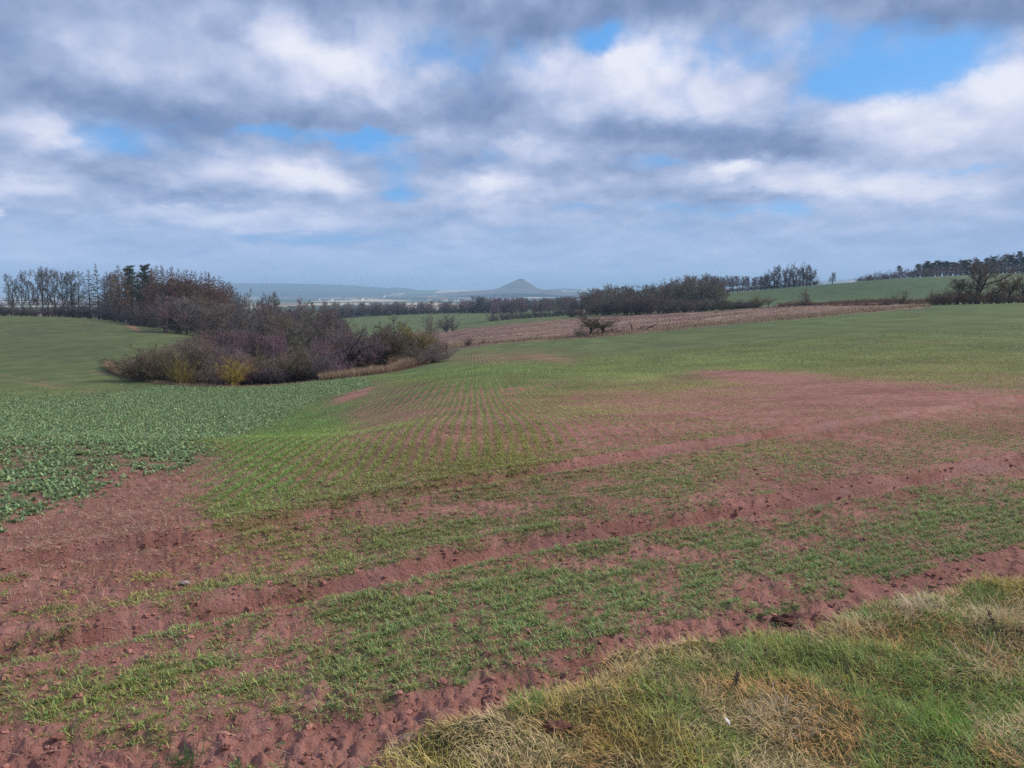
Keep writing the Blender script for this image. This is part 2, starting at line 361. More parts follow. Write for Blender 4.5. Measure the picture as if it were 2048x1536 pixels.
VC = [ # veg colour patches: cx, cy, rx, ry, rot, weight, colour
 (500,930,150,120,-25,.9,(.105,.185,.052)),(620,860,130,60,-25,.7,(.085,.16,.042)),(1020,910,150,45,-5,.8,(.19,.19,.055)),
 (800,920,260,60,0,.6,(.17,.17,.05)),(1400,1150,700,140,-10,.7,(.12,.165,.065)),(300,1420,400,90,-10,.7,(.15,.17,.05)),(1000,1250,500,120,-10,.5,(.12,.165,.065)),
 (1000,742,450,18,0,.9,(.10,.16,.05)),(1500,735,300,16,0,.8,(.095,.16,.04)),(1900,720,260,40,0,.6,(.15,.165,.055)),(250,1150,420,90,-12,.9,(.21,.18,.06)),
 (1500,800,560,90,0,.8,(.23,.20,.08)),(1200,640,900,60,0,.5,(.085,.115,.05)),(100,690,400,60,0,.6,(.085,.10,.05)),(150,650,300,20,0,.5,(.10,.095,.05)),
 (950,775,250,18,0,.6,(.12,.15,.045)),(1080,712,140,14,0,.7,(.14,.125,.055)),(300,780,300,14,0,.6,(.10,.125,.05)),(1700,575,500,40,0,1.0,(.055,.095,.045))]
def vegcol(px, py, x, y):
    base = np.tile(np.array([.125, .148, .060]), (px.size, 1)).reshape(px.shape + (3,))
    near = np.clip(12/np.maximum(y, 1), 0, 1.2)
    jx = (fbm(x*0.7, y*0.7, 81, 3) - 0.5)*150*near; jy = (fbm(x*0.7, y*0.7, 83, 3) - 0.5)*70*near
    for (cx, cy, rx, ry, rot, w, c) in VC:
        a = (w*ell(px + jx, py + jy, cx, cy, rx, ry, rot))[..., None]
        base = base*(1 - a) + np.array(c)*a
    v = (fbm(x*0.35, y*0.35, 85, 4) - 0.5)[..., None]
    base = base*(1 + 0.5*v + 0.25*(fbm(x*0.9, y*0.12, 87, 3) - .5)[..., None])
    return base

row_d = wline([(935, 900), (945, 720)]); rd = row_d[1] - row_d[0]; rd /= np.linalg.norm(rd)
# ------------------------------------------------------------------ ground sheet
def micro(x, y, m):                        # clods, ruts, mounds in metres
    Y = np.hypot(x, y)
    near = 1 - sst(Y, 16, 45)
    bare = (1 - m['verge'])*(1 - m['rape']*0.5)
    z = np.zeros(x.shape)
    c1 = np.abs(fbm(x*5, y*5, 91, 4, 0.6) - 0.5)*2
    z += (c1 - 0.3)*0.035*near*bare
    z += (fbm(x*16, y*16, 93, 4, 0.6) - 0.5)*0.045*near*bare*(0.5 + 1.0*sst(fbm(x*1.1, y*1.1, 95, 2), .45, .65))
    for k in ('d1', 'd2'):
        d = m[k]
        z += (-0.15*(1 - sst(d, 0.08, 0.22)) + 0.045*np.exp(-((d - 0.34)/0.12)**2))*(1 - sst(Y, 30, 80))
    d = m['d3']; z += (-0.05*(1 - sst(d, .1, .35)) + np.exp(-(d/0.35)**2)*(np.abs(fbm(x*7, y*7, 97, 3, .6) - .5)*0.16))*near
    z += m['verge']*(0.05 + (fbm(x*2.2, y*2.2, 99, 3) - 0.45)*0.16)
    z += m['heath']*(fbm(x*0.22, y*0.22, 101, 4, .6) - 0.5)*0.9
    z += (fbm(x*0.05, y*0.05, 103, 3) - 0.5)*0.25*sst(Y, 20, 80)*(1 - sst(Y, 600, 900))
    return z
def ground_z(x, y):
    x = np.atleast_1d(np.asarray(x, float)); y = np.atleast_1d(np.asarray(y, float))
    zb = ground_base(x, y); m = masks(x, y, zb)
    return zb + micro(x, y, m), m
th_in = np.arange(-41, 41.001, 0.115)
th_out = np.concatenate([np.arange(41.6, 60, 0.9), np.arange(60, 300, 4.0), np.arange(300, 318.9, 0.9)])
TH = np.radians(np.concatenate([th_in, th_out])); NTH = len(TH)
RR = np.concatenate([np.exp(np.arange(math.log(0.25), math.log(2.4), 0.03)), np.exp(np.arange(math.log(2.4), math.log(60), 0.0060)),
                     np.exp(np.arange(math.log(60), math.log(31000), 0.013))]); NR = len(RR)
tt, rr = np.meshgrid(TH, RR)
gx, gy = rr*np.sin(tt), rr*np.cos(tt)
gz, gm = ground_z(gx.ravel(), gy.ravel())
gx, gy = gx.ravel(), gy.ravel()
vc = vegcol(gm['px'], gm['py'], gx, gy)
behind = gy < 0.5
A1 = np.stack([gm['veg']*(~behind) + 0.6*behind, gm['rape'], gm['verge']*1.0], 1)
rowm = np.clip(1.2*ell(gm['px'], gm['py'], 900, 800, 330, 80) + 0.7*ell(gm['px'], gm['py'], 960, 720, 160, 22) + .3*ell(gm['px'], gm['py'], 760, 900, 240, 50), 0, 1)*(gm['rape'] < .5)*(~behind)
A2 = np.stack([gm['heath'], gm['hedge'], np.clip(gm['rut'], 0, 1), rowm], 1)
V = np.stack([gx, gy, gz], 1); V = np.vstack([V, [[0, 0, float(ground_z(0, 0.01)[0][0])]]])
ii = np.arange(NR - 1)[:, None]*NTH; jj = np.arange(NTH)[None]; jn = (jj + 1) % NTH
Fq = np.stack([ii + jj, ii + NTH + jj, ii + NTH + jn, ii + jn], -1).reshape(-1, 4)
pad = lambda a: np.vstack([a, a[:1]])
me = np_mesh('ground', V, Fq, True, {'zoneA': pad(A1), 'zoneB': pad(A2), 'vegc': pad(vc)})
ground = new_obj('ground', me); tag(ground, kind='structure')

def new_mat(name):
    m = bpy.data.materials.new(name); m.use_nodes = True; t = m.node_tree
    b = t.nodes['Principled BSDF']; b.inputs['Roughness'].default_value = 0.9
    b.inputs['Specular IOR Level'].default_value = 0.15
    return m, t, b
def attr(t, name):
    n = t.nodes.new('ShaderNodeAttribute'); n.attribute_name = name; return n
gm_, t, b = new_mat('field_ground')
geo = nd(t, 'ShaderNodeNewGeometry'); pos = geo.outputs['Position']
za = nd(t, 'ShaderNodeSeparateColor'); t.links.new(attr(t, 'zoneA').outputs['Color'], za.inputs[0])
zb = nd(t, 'ShaderNodeSeparateColor'); zbn = attr(t, 'zoneB'); t.links.new(zbn.outputs['Color'], zb.inputs[0])
vgc = attr(t, 'vegc').outputs['Color']
n_big = noise(t, pos, 0.35, 5, 0.6); n_mid = noise(t, pos, 3.0, 6, 0.65); n_fine = noise(t, pos, 16, 6, 0.7); n_f2 = noise(t, pos, 60, 3, 0.6)
soil = ramp(t, n_mid, [(0.3, (0.215, 0.092, 0.070)), (0.5, (0.335, 0.155, 0.122)), (0.72, (0.46, 0.24, 0.195))])
soil = mixc(t, maprange(t, n_fine, 0.35, 0.7, 0, 0.6), soil, (0.39, 0.185, 0.155))
soil = mixc(t, maprange(t, n_big, 0.42, 0.66, 0, 0.7), soil, (0.225, 0.098, 0.075))
wetp = noise(t, pos, 0.9, 3, 0.5)
soil = mixc(t, mth(t, 'MULTIPLY', zb.outputs[2], maprange(t, wetp, 0.4, 0.62, 0, 0.75)), soil, (0.33, 0.165, 0.15))
# crop seen from afar: fine mottle thresholded by cover
mot = mth(t, 'ADD', mth(t, 'MULTIPLY', n_fine, 0.6), mth(t, 'MULTIPLY', n_f2, 0.4))
cov = mth(t, 'SUBTRACT', 1.0, za.outputs[0])
def drill(spacing):                        # drill rows on the soil, in world metres
    dt = nd(t, 'ShaderNodeVectorMath', operation='DOT_PRODUCT'); t.links.new(pos, dt.inputs[0]); dt.inputs[1].default_value = (-rd[1]*6.28318/spacing, rd[0]*6.28318/spacing, 0)
    return mth(t, 'SINE', dt.outputs['Value'])
cd0 = nd(t, 'ShaderNodeVectorMath', operation='LENGTH'); t.links.new(pos, cd0.inputs[0])
dr = mth(t, 'ADD', mth(t, 'MULTIPLY', drill(0.20), maprange(t, cd0.outputs['Value'], 22, 34, 1, 0)), mth(t, 'MULTIPLY', drill(0.42), maprange(t, cd0.outputs['Value'], 24, 36, 0, 1)))
cov = mth(t, 'ADD', cov, mth(t, 'MULTIPLY', mth(t, 'MULTIPLY', dr, zbn.outputs['Alpha']), 0.26))
lo = mth(t, 'ADD', mth(t, 'MULTIPLY', cov, 0.42), 0.25)
hi = mth(t, 'ADD', lo, 0.14)
mr = nd(t, 'ShaderNodeMapRange'); mr.interpolation_type = 'SMOOTHSTEP'; t.links.new(mot, mr.inputs[0]); t.links.new(lo, mr.inputs[1]); t.links.new(hi, mr.inputs[2])
cd = nd(t, 'ShaderNodeVectorMath', operation='LENGTH'); t.links.new(pos, cd.inputs[0])
farw = maprange(t, cd.outputs['Value'], 5, 30, 0.45, 1.0)   # near the verge real seedlings do the covering
fst = nd(t, 'ShaderNodeMapping'); fst.inputs['Scale'].default_value = (0.25, 0.03, 0.1); fst.inputs['Rotation'].default_value = (0, 0, R(8)); t.links.new(pos, fst.inputs[0])
vmix = mth(t, 'ADD', mth(t, 'MULTIPLY', n_big, 0.5), mth(t, 'MULTIPLY', noise(t, fst.outputs[0], 1.0, 5, .6), 0.5))
vtint = mixc(t, maprange(t, vmix, 0.38, 0.62, 0, 1), mixc(t, 1.0, vgc, (1.12, 1.16, 1.0), 'MULTIPLY'), mixc(t, 1.0, vgc, (0.86, 0.88, 0.86), 'MULTIPLY'))
colr = mixc(t, mth(t, 'MULTIPLY', mr.outputs[0], farw), soil, vtint)
# oilseed rape
rcol = ramp(t, n_fine, [(0.3, (0.12, 0.115, 0.07)), (0.6, (0.165, 0.205, 0.11)), (0.8, (0.21, 0.27, 0.15))])
colr = mixc(t, mth(t, 'MULTIPLY', za.outputs[1], maprange(t, cd.outputs['Value'], 9, 22, 0.0, 0.9)), colr, rcol)
# heath and rough grass
stretch = nd(t, 'ShaderNodeMapping'); stretch.inputs['Scale'].default_value = (0.03, 0.13, 0.1); stretch.inputs['Rotation'].default_value = (0, 0, R(-12)); t.links.new(pos, stretch.inputs[0])
hn = noise(t, stretch.outputs[0], 1.0, 7, 0.68); hn2 = noise(t, pos, 0.7, 6, 0.7)
hcol = ramp(t, hn, [(0.32, (0.10, 0.055, 0.05)), (0.45, (0.20, 0.115, 0.09)), (0.56, (0.27, 0.17, 0.125)), (0.66, (0.42, 0.30, 0.21)), (0.8, (0.50, 0.40, 0.27))])
hcol = mixc(t, maprange(t, hn2, 0.35, 0.65, 0, 0.5), hcol, (0.16, 0.095, 0.075))
colr = mixc(t, zb.outputs[0], colr, hcol)
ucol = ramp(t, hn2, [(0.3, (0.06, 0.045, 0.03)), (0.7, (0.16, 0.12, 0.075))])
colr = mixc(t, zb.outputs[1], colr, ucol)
vcol = ramp(t, n_fine, [(0.3, (0.07, 0.065, 0.03)), (0.7, (0.19, 0.155, 0.07))])
colr = mixc(t, za.outputs[2], colr, vcol)
# the distant plain: a patchwork of fields
fm = nd(t, 'ShaderNodeMapping'); fm.inputs['Scale'].default_value = (0.0022, 0.0011, 0); t.links.new(pos, fm.inputs[0])
vo = nd(t, 'ShaderNodeTexVoronoi'); vo.inputs['Scale'].default_value = 1.0; t.links.new(fm.outputs[0], vo.inputs[0])
vs = nd(t, 'ShaderNodeSeparateColor'); t.links.new(vo.outputs['Color'], vs.inputs[0])
pcol = ramp(t, vs.outputs[0], [(0.0, (0.55, 0.43, 0.28)), (0.2, (0.10, 0.15, 0.06)), (0.4, (0.04, 0.05, 0.03)), (0.55, (0.24, 0.16, 0.11)), (0.75, (0.62, 0.52, 0.36)), (0.9, (0.06, 0.09, 0.04))], 'CONSTANT')
pcol = mixc(t, maprange(t, noise(t, pos, 0.0016, 4, 0.6), 0.5, 0.58, 0, 0.9), pcol, (0.03, 0.035, 0.022))
sp = nd(t, 'ShaderNodeSeparateXYZ'); t.links.new(pos, sp.inputs[0])
wood = mth(t, 'MULTIPLY', maprange(t, sp.outputs[0], -1250, -800, 1, 0), maprange(t, sp.outputs[2], -80, -60, 0, 1))
pcol = mixc(t, mth(t, 'MULTIPLY', wood, maprange(t, sp.outputs[1], 5500, 6500, 0, 1)), pcol, (0.028, 0.04, 0.028))
colr = mixc(t, maprange(t, cd.outputs['Value'], 1000, 1400, 0, 1), colr, pcol)
t.links.new(colr, b.inputs['Base Color'])
rough = maprange(t, zb.outputs[2], 0.5, 1.0, 0.92, 0.6); t.links.new(rough, b.inputs['Roughness'])
bh = mth(t, 'ADD', mth(t, 'MULTIPLY', n_fine, 0.05), mth(t, 'MULTIPLY', n_f2, 0.016))
bp = nd(t, 'ShaderNodeBump'); bp.inputs['Strength'].default_value = 0.9; bp.inputs['Distance'].default_value = 1.0
t.links.new(bh, bp.inputs['Height']); t.links.new(bp.outputs[0], b.inputs['Normal'])
ground.data.materials.append(gm_)

# conical spoil heap on the plain
def P3(px, py, Y):
    cx, cy = (px - W0/2)/F, (H0/2 - py)/F
    s = Y/(math.cos(PITCH) + cy*math.sin(PITCH))
    return np.array((cx*s, Y, EYE + s*(-math.sin(PITCH) + cy*math.cos(PITCH))))
hc = P3(1043, 556, 6000); hx = np.linspace(-620, 700, 130); hy = np.linspace(-650, 650, 90)
HX, HY = np.meshgrid(hx, hy)
lw = np.where(HX < 0, 215.0, 150.0)
rr_ = np.sqrt((HX/lw)**2 + (HY/230.0)**2)
prof = np.interp(rr_, [0, .02, .5, .85, 1.1, 1.6, 2.6, 4.5], [1, .99, .52, .19, .07, .0, -.15, -.6])
HZ = hc[2] - 98 + 98*prof + (fbm(HX*0.02, HY*0.02, 5, 3) - .5)*5
nxh, nyh = len(hx), len(hy)
Vh = np.stack([HX.ravel() + hc[0], HY.ravel() + hc[1], HZ.ravel()], 1)
iy, ix = np.meshgrid(np.arange(nyh - 1), np.arange(nxh - 1), indexing='ij'); q = (iy*nxh + ix)
Fh = np.stack([q, q + 1, q + nxh + 1, q + nxh], -1).reshape(-1, 4)
hill = new_obj('hill', np_mesh('hill', Vh, Fh, True)); tag(hill, kind='structure')
hm, t, b = new_mat('spoil'); geo = nd(t, 'ShaderNodeNewGeometry')
t.links.new(ramp(t, noise(t, geo.outputs['Position'], 0.012, 5, .6), [(0.35, (0.075, 0.058, 0.062)), (0.65, (0.17, 0.125, 0.11))]), b.inputs['Base Color'])
hill.data.materials.append(hm)

# ------------------------------------------------------------------ ribbons of grass, seedlings and leaves
def ribbons(base, az_, L, wd, lean, nseg, prof, cols, tipc=None, curl=0.9):
    """each ribbon leaves its base upright-ish and bends over by 'lean' radians"""
    n = len(base); ks = np.linspace(0, 1, nseg + 1)
    dx, dy = np.cos(az_), np.sin(az_); side = np.stack([-dy, dx, np.zeros(n)], 1)
    P = base.copy(); V = np.zeros((n, nseg + 1, 2, 3), np.float32); CC = np.zeros((n, nseg + 1, 2, 3), np.float32)
    for i, k in enumerate(ks):
        if i > 0:
            a = lean*(0.35 + curl*(k - 0.5/nseg))
            st = (L/nseg)[:, None]*np.stack([np.sin(a)*dx, np.sin(a)*dy, np.cos(a)], 1); P = P + st
        w = (wd*prof[i]*0.5)[:, None]
        V[:, i, 0] = P - side*w; V[:, i, 1] = P + side*w
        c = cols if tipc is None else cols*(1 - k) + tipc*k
        CC[:, i, 0] = c; CC[:, i, 1] = c
    s = 2*(nseg + 1); b0 = (np.arange(n)*s)[:, None]
    q = np.arange(nseg)*2
    Fq = np.stack([b0 + q, b0 + q + 1, b0 + q + 3, b0 + q + 2], -1).reshape(-1, 4)
    return V.reshape(-1, 3), Fq, CC.reshape(-1, 3)
def stuff(name, parts, mat, label, cat):
    V, Fs, Cs, o = [], [], [], 0
    for v, f, c in parts:
        V.append(v); Fs.append(f + o); Cs.append(c); o += len(v)
    ob = new_obj(name, np_mesh(name, np.vstack(V), np.vstack(Fs), False, np.vstack(Cs)), None, mat)
    return tag(ob, label, cat, kind='stuff')
lm, t, b = new_mat('blades'); t.links.new(attr(t, 'col').outputs['Color'], b.inputs['Base Color']); b.inputs['Roughness'].default_value = 0.6
b.inputs['Specular IOR Level'].default_value = 0.25
tr = nd(t, 'ShaderNodeBsdfTranslucent'); t.links.new(attr(t, 'col').outputs['Color'], tr.inputs[0])
ms = nd(t, 'ShaderNodeMixShader'); ms.inputs[0].default_value = 0.25
t.links.new(b.outputs[0], ms.inputs[1]); t.links.new(tr.outputs[0], ms.inputs[2]); t.links.new(ms.outputs[0], t.nodes['Material Output'].inputs[0])
def U(a, b, n): return rngN.uniform(a, b, n)
def scatter(n, y0, y1, umax=0.80, pw=2.0):
    """points over the wedge in front, denser close by"""
    Y = np.exp(U(math.log(y0), math.log(y1), n)) if pw == 0 else (U(0, 1, n)*(y1**pw - y0**pw) + y0**pw)**(1/pw)
    return U(-umax, umax, n)*Y, Y

# wheat seedlings, in drill rows
hd = T2[6] - T2[3]; hd = hd/np.linalg.norm(hd)              # headland rows follow the tracks
parts = []
def wheat(y0, y1, n, blades, nseg, pw, wscale, sizef=1.0):
    x, y = scatter(n, y0, y1, 0.78, pw)
    px, py = proj(x, y, ground_base(x, y))
    d1, s1, _ = pdist(x, y, T1)
    useh = (d1*s1 < 1.2*(1 + 0*x))
    dv = np.where(useh[:, None], hd, rd); nv = np.stack([-dv[:, 1], dv[:, 0]], 1)
    c = x*nv[:, 0] + y*nv[:, 1]; SP = np.where(useh, 0.13, 0.20)
    c2 = np.round(c/SP)*SP + rngN.normal(0, 1, n)*np.where(useh, .030, .026)
    x, y = x + (c2 - c)*nv[:, 0], y + (c2 - c)*nv[:, 1]
    z, m = ground_z(x, y)
    keep = (U(0, 1, n) < np.clip((m['veg'] - 0.10)*1.15, 0.02, 1)) & (m['verge'] < 0.35) & (m['rape'] < 0.35) & (m['heath'] < .3) & (m['hedge'] < .3)
    x, y, z = x[keep], y[keep], z[keep]; vg = m['veg'][keep]
    col = vegcol(m['px'][keep], m['py'][keep], x, y)
    k = len(x); rep = lambda a: np.repeat(a, blades, 0)
    sz = (0.55 + 0.75*vg)*U(0.6, 1.35, k)*sizef
    n2 = k*blades
    base = np.stack([rep(x) + rngN.normal(0, .014, n2), rep(y) + rngN.normal(0, .014, n2), rep(z) - 0.004], 1)
    L = rep(sz)*U(0.04, 0.10, n2); wd = U(.0045, .0085, n2)*wscale
    cc_ = rep(col)*U(0.9, 2.9, n2)[:, None]*np.array([[1.15, 1.1, .9]])
    yel = (U(0, 1, n2) < 0.13)[:, None]; cc_ = np.where(yel, np.array([[.50, .40, .16]])*U(.6, 1.1, n2)[:, None], cc_)
    bl = (U(0, 1, n2) < 0.25)[:, None]; cc_ = np.where(bl & ~yel, cc_*np.array([[.72, 1.02, 1.25]]), cc_)
    pr = {1: [1, .25], 2: [.8, 1, .1], 3: [.7, 1, .8, .08]}[nseg]
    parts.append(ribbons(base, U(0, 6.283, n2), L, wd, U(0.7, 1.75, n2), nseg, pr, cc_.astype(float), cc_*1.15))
wheat(2.6, 7.5, 38000, 8, 2, 2, .85, .55)
wheat(7.5, 15, 92000, 6, 2, 2, .95, .60)
wheat(15, 30, 170000, 3, 1, 2, 1.5, .8)
wheat(30, 70, 140000, 2, 1, 1.6, 2.6, 1.0)
stuff('winter_wheat', parts, lm, 'young green wheat seedlings in thin rows on the red soil', 'crop')

# oilseed rape rosettes
parts = []
def rapep(y0, y1, n, leaves, nseg, pw, sf):
    Y = (U(0, 1, n)*(y1**pw - y0**pw) + y0**pw)**(1/pw); x = U(-0.85, -0.05, n)*Y; y = Y
    z, m = ground_z(x, y)
    q = fbm(x*1.5, y*1.5, 131, 4, .6)
    pr_ = m['rape']*np.clip(0.10 + sst(q + 0.014*np.clip(Y - 9, 0, 16), .38, .58), 0, 1)
    keep = (U(0, 1, n) < pr_*(1 - sst(m['py'] + .34*m['px'], 985, 1085))) & (m['verge'] < .3)
    x, y, z = x[keep], y[keep], z[keep]; k = len(x); n2 = k*leaves; rep = lambda a: np.repeat(a, leaves, 0)
    s = rep(U(.55, 1.3, k))*sf
    base = np.stack([rep(x) + rngN.normal(0, .012, n2), rep(y) + rngN.normal(0, .012, n2), rep(z)], 1)
    L = s*U(.07, .15, n2); wd = L*U(.38, .6, n2)
    c = np.array([[.215, .305, .135]])*rep(U(.7, 1.35, k))[:, None]*U(.75, 1.4, n2)[:, None]
    c = np.where((U(0, 1, n2) < .3)[:, None], c*np.array([[1.15, 1.1, 1.25]]), c)
    c = np.where((U(0, 1, n2) < .05)[:, None], np.array([[.30, .24, .10]]), c)
    pr = {1: [.5, .9], 2: [.2, 1, .55], 3: [.15, .7, 1, .45]}[nseg]
    parts.append(ribbons(base, U(0, 6.283, n2), L, wd, U(.5, 1.7, n2), nseg, pr, c))
rapep(5.5, 14, 56000, 7, 2, 2, .41)
rapep(14, 30, 130000, 4, 2, 2, .49)
rapep(30, 72, 110000, 4, 1, 1.7, .85)
stuff('oilseed_rape', parts, lm, 'leafy blue-green oilseed rape covering the field on the left', 'crop')

# the grass verge
parts = []
def verge(n, Lr, wr, leanr, kindf, nseg=3, lay=None, y1=9.5):
    x = U(-2.6, 12.0, n); y = U(-.5, y1, n)
    z, m = ground_z(x, y)
    vw = verge_w(x, y)
    inw = (np.abs(x) < y*0.85 + 0.5) & (y > 1.2)
    keep = (vw > -0.12*U(0, 1, n)) & (inw | (U(0, 1, n) < .33))
    f = kindf(x, y)
    keep &= U(0, 1, n) < f
    x, y, z = x[keep], y[keep], z[keep]; k = len(x)
    return x, y, z, k
gcl = lambda x, y: fbm(x*2.4, y*2.4, 201, 4, .6)
hue = lambda x, y: fbm(x*0.9 + 9, y*0.9, 205, 3)
# green grass
x, y, z, k = verge(780000, None, None, None, lambda x, y: np.clip(0.25 + 1.5*sst(gcl(x, y), .42, .62), 0, 1))
g = gcl(x, y); h = hue(x, y)
col = np.array([[.25, .31, .075]])*(1 - sst(h, .4, .6))[:, None] + np.array([[.46, .36, .10]])*sst(h, .4, .6)[:, None]
col = col*U(.5, 1.6, k)[:, None]
col = np.where((U(0, 1, k) < .22)[:, None], col*np.array([[.75, 1.0, 1.3]]), col)
azw = fbm(x*2.5, y*2.5, 211, 2)*12.6 + rngN.normal(0, 1.4, k)
parts.append(ribbons(np.stack([x, y, z - .02], 1), azw, U(.045, .13, k)*(.5 + g), U(.0028, .0065, k), U(.5, 2.3, k), 3, [1, .9, .6, .08], col, col*1.25))  # tip colour lightened to paint sunlit blade ends
# straw-coloured dead grass
x, y, z, k = verge(780000, None, None, None, lambda x, y: np.clip(0.18 + 1.3*sst(1 - gcl(x, y), .44, .62), 0, 1))
h = fbm(x*1.4, y*1.4, 221, 3)
sa, sb = np.array([[.66, .50, .27]]), np.array([[.64, .37, .14]])
w = sst(h, .4, .62)[:, None]; col = (sa*(1 - w) + sb*w)*U(.45, 1.45, k)[:, None]
azw = fbm(x*1.8 + 4, y*1.8, 231, 2)*12.6 + rngN.normal(0, 1.2, k)
parts.append(ribbons(np.stack([x, y, z - .02], 1), azw, U(.05, .14, k), U(.0026, .0056, k), U(.9, 2.6, k), 3, [1, .9, .6, .1], col, col*1.15))  # lit tips painted in: straw colour brightens along the blade
# pale tussocks and tall bright tufts at particular spots
def tussock(px, py, n, rad, Lm, colr, lean=(.5, 1.8), wd=(.002, .0045), stretch_=1.0):
    n = int(n*.62); c = unproj(px, py); a = U(0, 6.283, n); r = rad*np.sqrt(U(0, 1, n))
    x, y = c[0] + r*np.cos(a)*stretch_, c[1] + r*np.sin(a); z, _ = ground_z(x, y)
    col = np.array([colr])*U(.6, 1.35, n)[:, None]
    az2 = np.where(U(0, 1, n) < .5, a, px*.37) + rngN.normal(0, .8, n)
    parts.append(ribbons(np.stack([x, y, z - .01], 1), az2, .72*Lm*U(.4, 1.15, n), U(*wd, n), U(*lean, n), 3, [1, .9, .7, .1], col, col*1.15))  # tuft tips coloured lighter, as if catching the light
ST = (.62, .46, .26); SP_ = (.64, .49, .34); GR = (.17, .29, .05)
for a in [(1250,1388,260,.13,.20,ST),(1440,1345,260,.14,.22,ST),(1720,1275,300,.16,.26,ST),(1800,1262,160,.1,.3,ST),(1840,1240,260,.13,.22,SP_),(2020,1275,420,.16,.32,ST),
          (1560,1460,320,.18,.2,SP_),(1980,1340,320,.20,.2,SP_),(1890,1480,500,.15,.17,GR),(1880,1450,200,.1,.2,GR),(1060,1440,260,.12,.2,GR),(1620,1320,400,.25,.16,(.06,.12,.02)),
          (1380,1400,300,.2,.17,(.36,.27,.15)),(1660,1400,250,.2,.16,(.38,.29,.17)),(1200,1470,260,.2,.15,(.3,.22,.10)),(1900,1235,240,.16,.18,GR),(2010,1235,200,.16,.24,(.1,.14,.03)),
          (1100,1400,80,.12,.2,ST),(1330,1330,60,.10,.2,ST),(850,1500,260,.12,.13,(.13,.15,.04)),(380,1505,130,.07,.16,(.07,.14,.04)),(340,1520,110,.06,.14,(.08,.15,.04)),(900,1530,240,.2,.12,(.14,.13,.04)),(1250,1540,240,.2,.16,(.2,.13,.05))]:
    tussock(*a)
stuff('rough_grass', parts, lm, 'rough verge grass, green mixed with straw-coloured dead blades', 'grass')

# dry litter and stalks on the bare headland, lower left
parts = []
n = 110000; x, y = scatter(n, 3, 15, .8, 1.6); z, m = ground_z(x, y)
pb = ell(m['px'], m['py'], 130, 1090, 300, 110, -10)*.9 + ell(m['px'], m['py'], 380, 960, 160, 60, -30)*.6 + 0.07
keep = (U(0, 1, n) < pb) & (m['verge'] < .3); x, y, z = x[keep], y[keep], z[keep]; k = len(x)
col = np.array([[.52, .37, .25]])*U(.5, 1.35, k)[:, None]
parts.append(ribbons(np.stack([x, y, z + .006], 1), U(0, 6.283, k), U(.04, .16, k), U(.002, .0045, k), U(2.3, 3.3, k), 2, [1, 1, .5], col, None, 0.4))
stuff('straw_litter', parts, lm, 'pale dry straw scattered over the bare red headland at lower left', 'straw')

# straw fringe along the hedge foot, the field margins and over the heath
parts = []
def fringe(pts, n, depth, Lm, colr, wd, Yoff=0.0, spread=(-.5, 1.0), c2=None):
    P = wline(pts); seg = np.linalg.norm(P[1:] - P[:-1], axis=1); cum = np.concatenate([[0], np.cumsum(seg)])
    s = U(0, cum[-1], n); x = np.interp(s, cum, P[:, 0]); y = np.interp(s, cum, P[:, 1])
    den = fbm(s*.25, s*0, int(abs(P[0, 0])) + 3, 3)
    off = U(spread[0], spread[1], n)*depth; r = np.hypot(x, y)
    x, y = x + x/r*off, y + y/r*off
    z, _ = ground_z(x, y); col = np.array([colr])*U(.55, 1.3, n)[:, None]
    if c2 is not None: col = np.where((U(0, 1, n) < .35)[:, None], np.array([c2])*U(.6, 1.3, n)[:, None], col)
    L = Lm*U(.4, 1.1, n)*(.45 + 1.1*den)
    parts.append(ribbons(np.stack([x, y, z - .03], 1), U(0, 6.283, n), L, U(.6, 1.4, n)*wd, U(.1, 1.3, n), 2, [1, .8, .15], col))
TAN = (.46, .34, .22); RUS = (.26, .15, .105)
fringe([(215,742),(235,752),(275,762)], 9000, 6, 1.1, TAN, .03, spread=(-.1, 1.2), c2=RUS)
fringe([(215,742),(275,763),(330,770),(440,776),(540,773),(640,762)], 5000, 1.0, .32, TAN, .022, c2=RUS)
fringe([(640,762),(700,755),(780,745),(850,728)], 22000, 4.5, 1.15, TAN, .028, spread=(-.1, 1.0), c2=RUS)
fringe([(640,760),(700,750),(760,738)], 9000, 9, 1.2, RUS, .025, spread=(.3, 1.3))
fringe([(780,740),(830,730),(872,716)], 9000, 6, 1.6, RUS, .025, spread=(.2, 1.2), c2=TAN)
fringe([(885,697),(1000,685),(1190,674),(1320,662),(1450,650),(1600,637),(1700,627),(1860,613)], 16000, 9, .7, (.45, .34, .21), .06, spread=(-.1, 1.3), c2=(.2, .13, .09))
fringe([(0,629),(130,629),(250,645),(380,670)], 7000, 4, 1.0, (.36, .27, .19), .06)
fringe([(1560,612),(1700,607),(1850,604),(2048,603)], 9000, 6, 1.3, (.20, .11, .08), .07, spread=(-.3, 1.2), c2=(.12, .08, .05))
# heath tussocks
n = 60000; x = U(-0.14, .56, n); Yh = U(115, 420, n); x = x*Yh
z, m = ground_z(x, Yh); keep = (m['heath'] > .6) & (fbm(x*.12, Yh*.12, 301, 4) > .47); x, y, z = x[keep], Yh[keep], z[keep]; k = len(x)
h = fbm(x*.03 + y*.007, y*.13 - x*.03, 305, 4); w = sst(h, .46, .56)[:, None]
col = (np.array([[.20, .10, .085]])*(1 - w) + np.array([[.56, .42, .29]])*w)*U(.6, 1.3, k)[:, None]
parts.append(ribbons(np.stack([x, y, z - .05], 1), U(0, 6.283, k), U(.15, .5, k), U(.06, .16, k), U(.1, 1.4, k), 2, [1, .9, .3], col))
stuff('dry_grass', parts, lm, 'dry straw and rust-coloured grass along the hedge foot and over the fallow strip', 'grass')

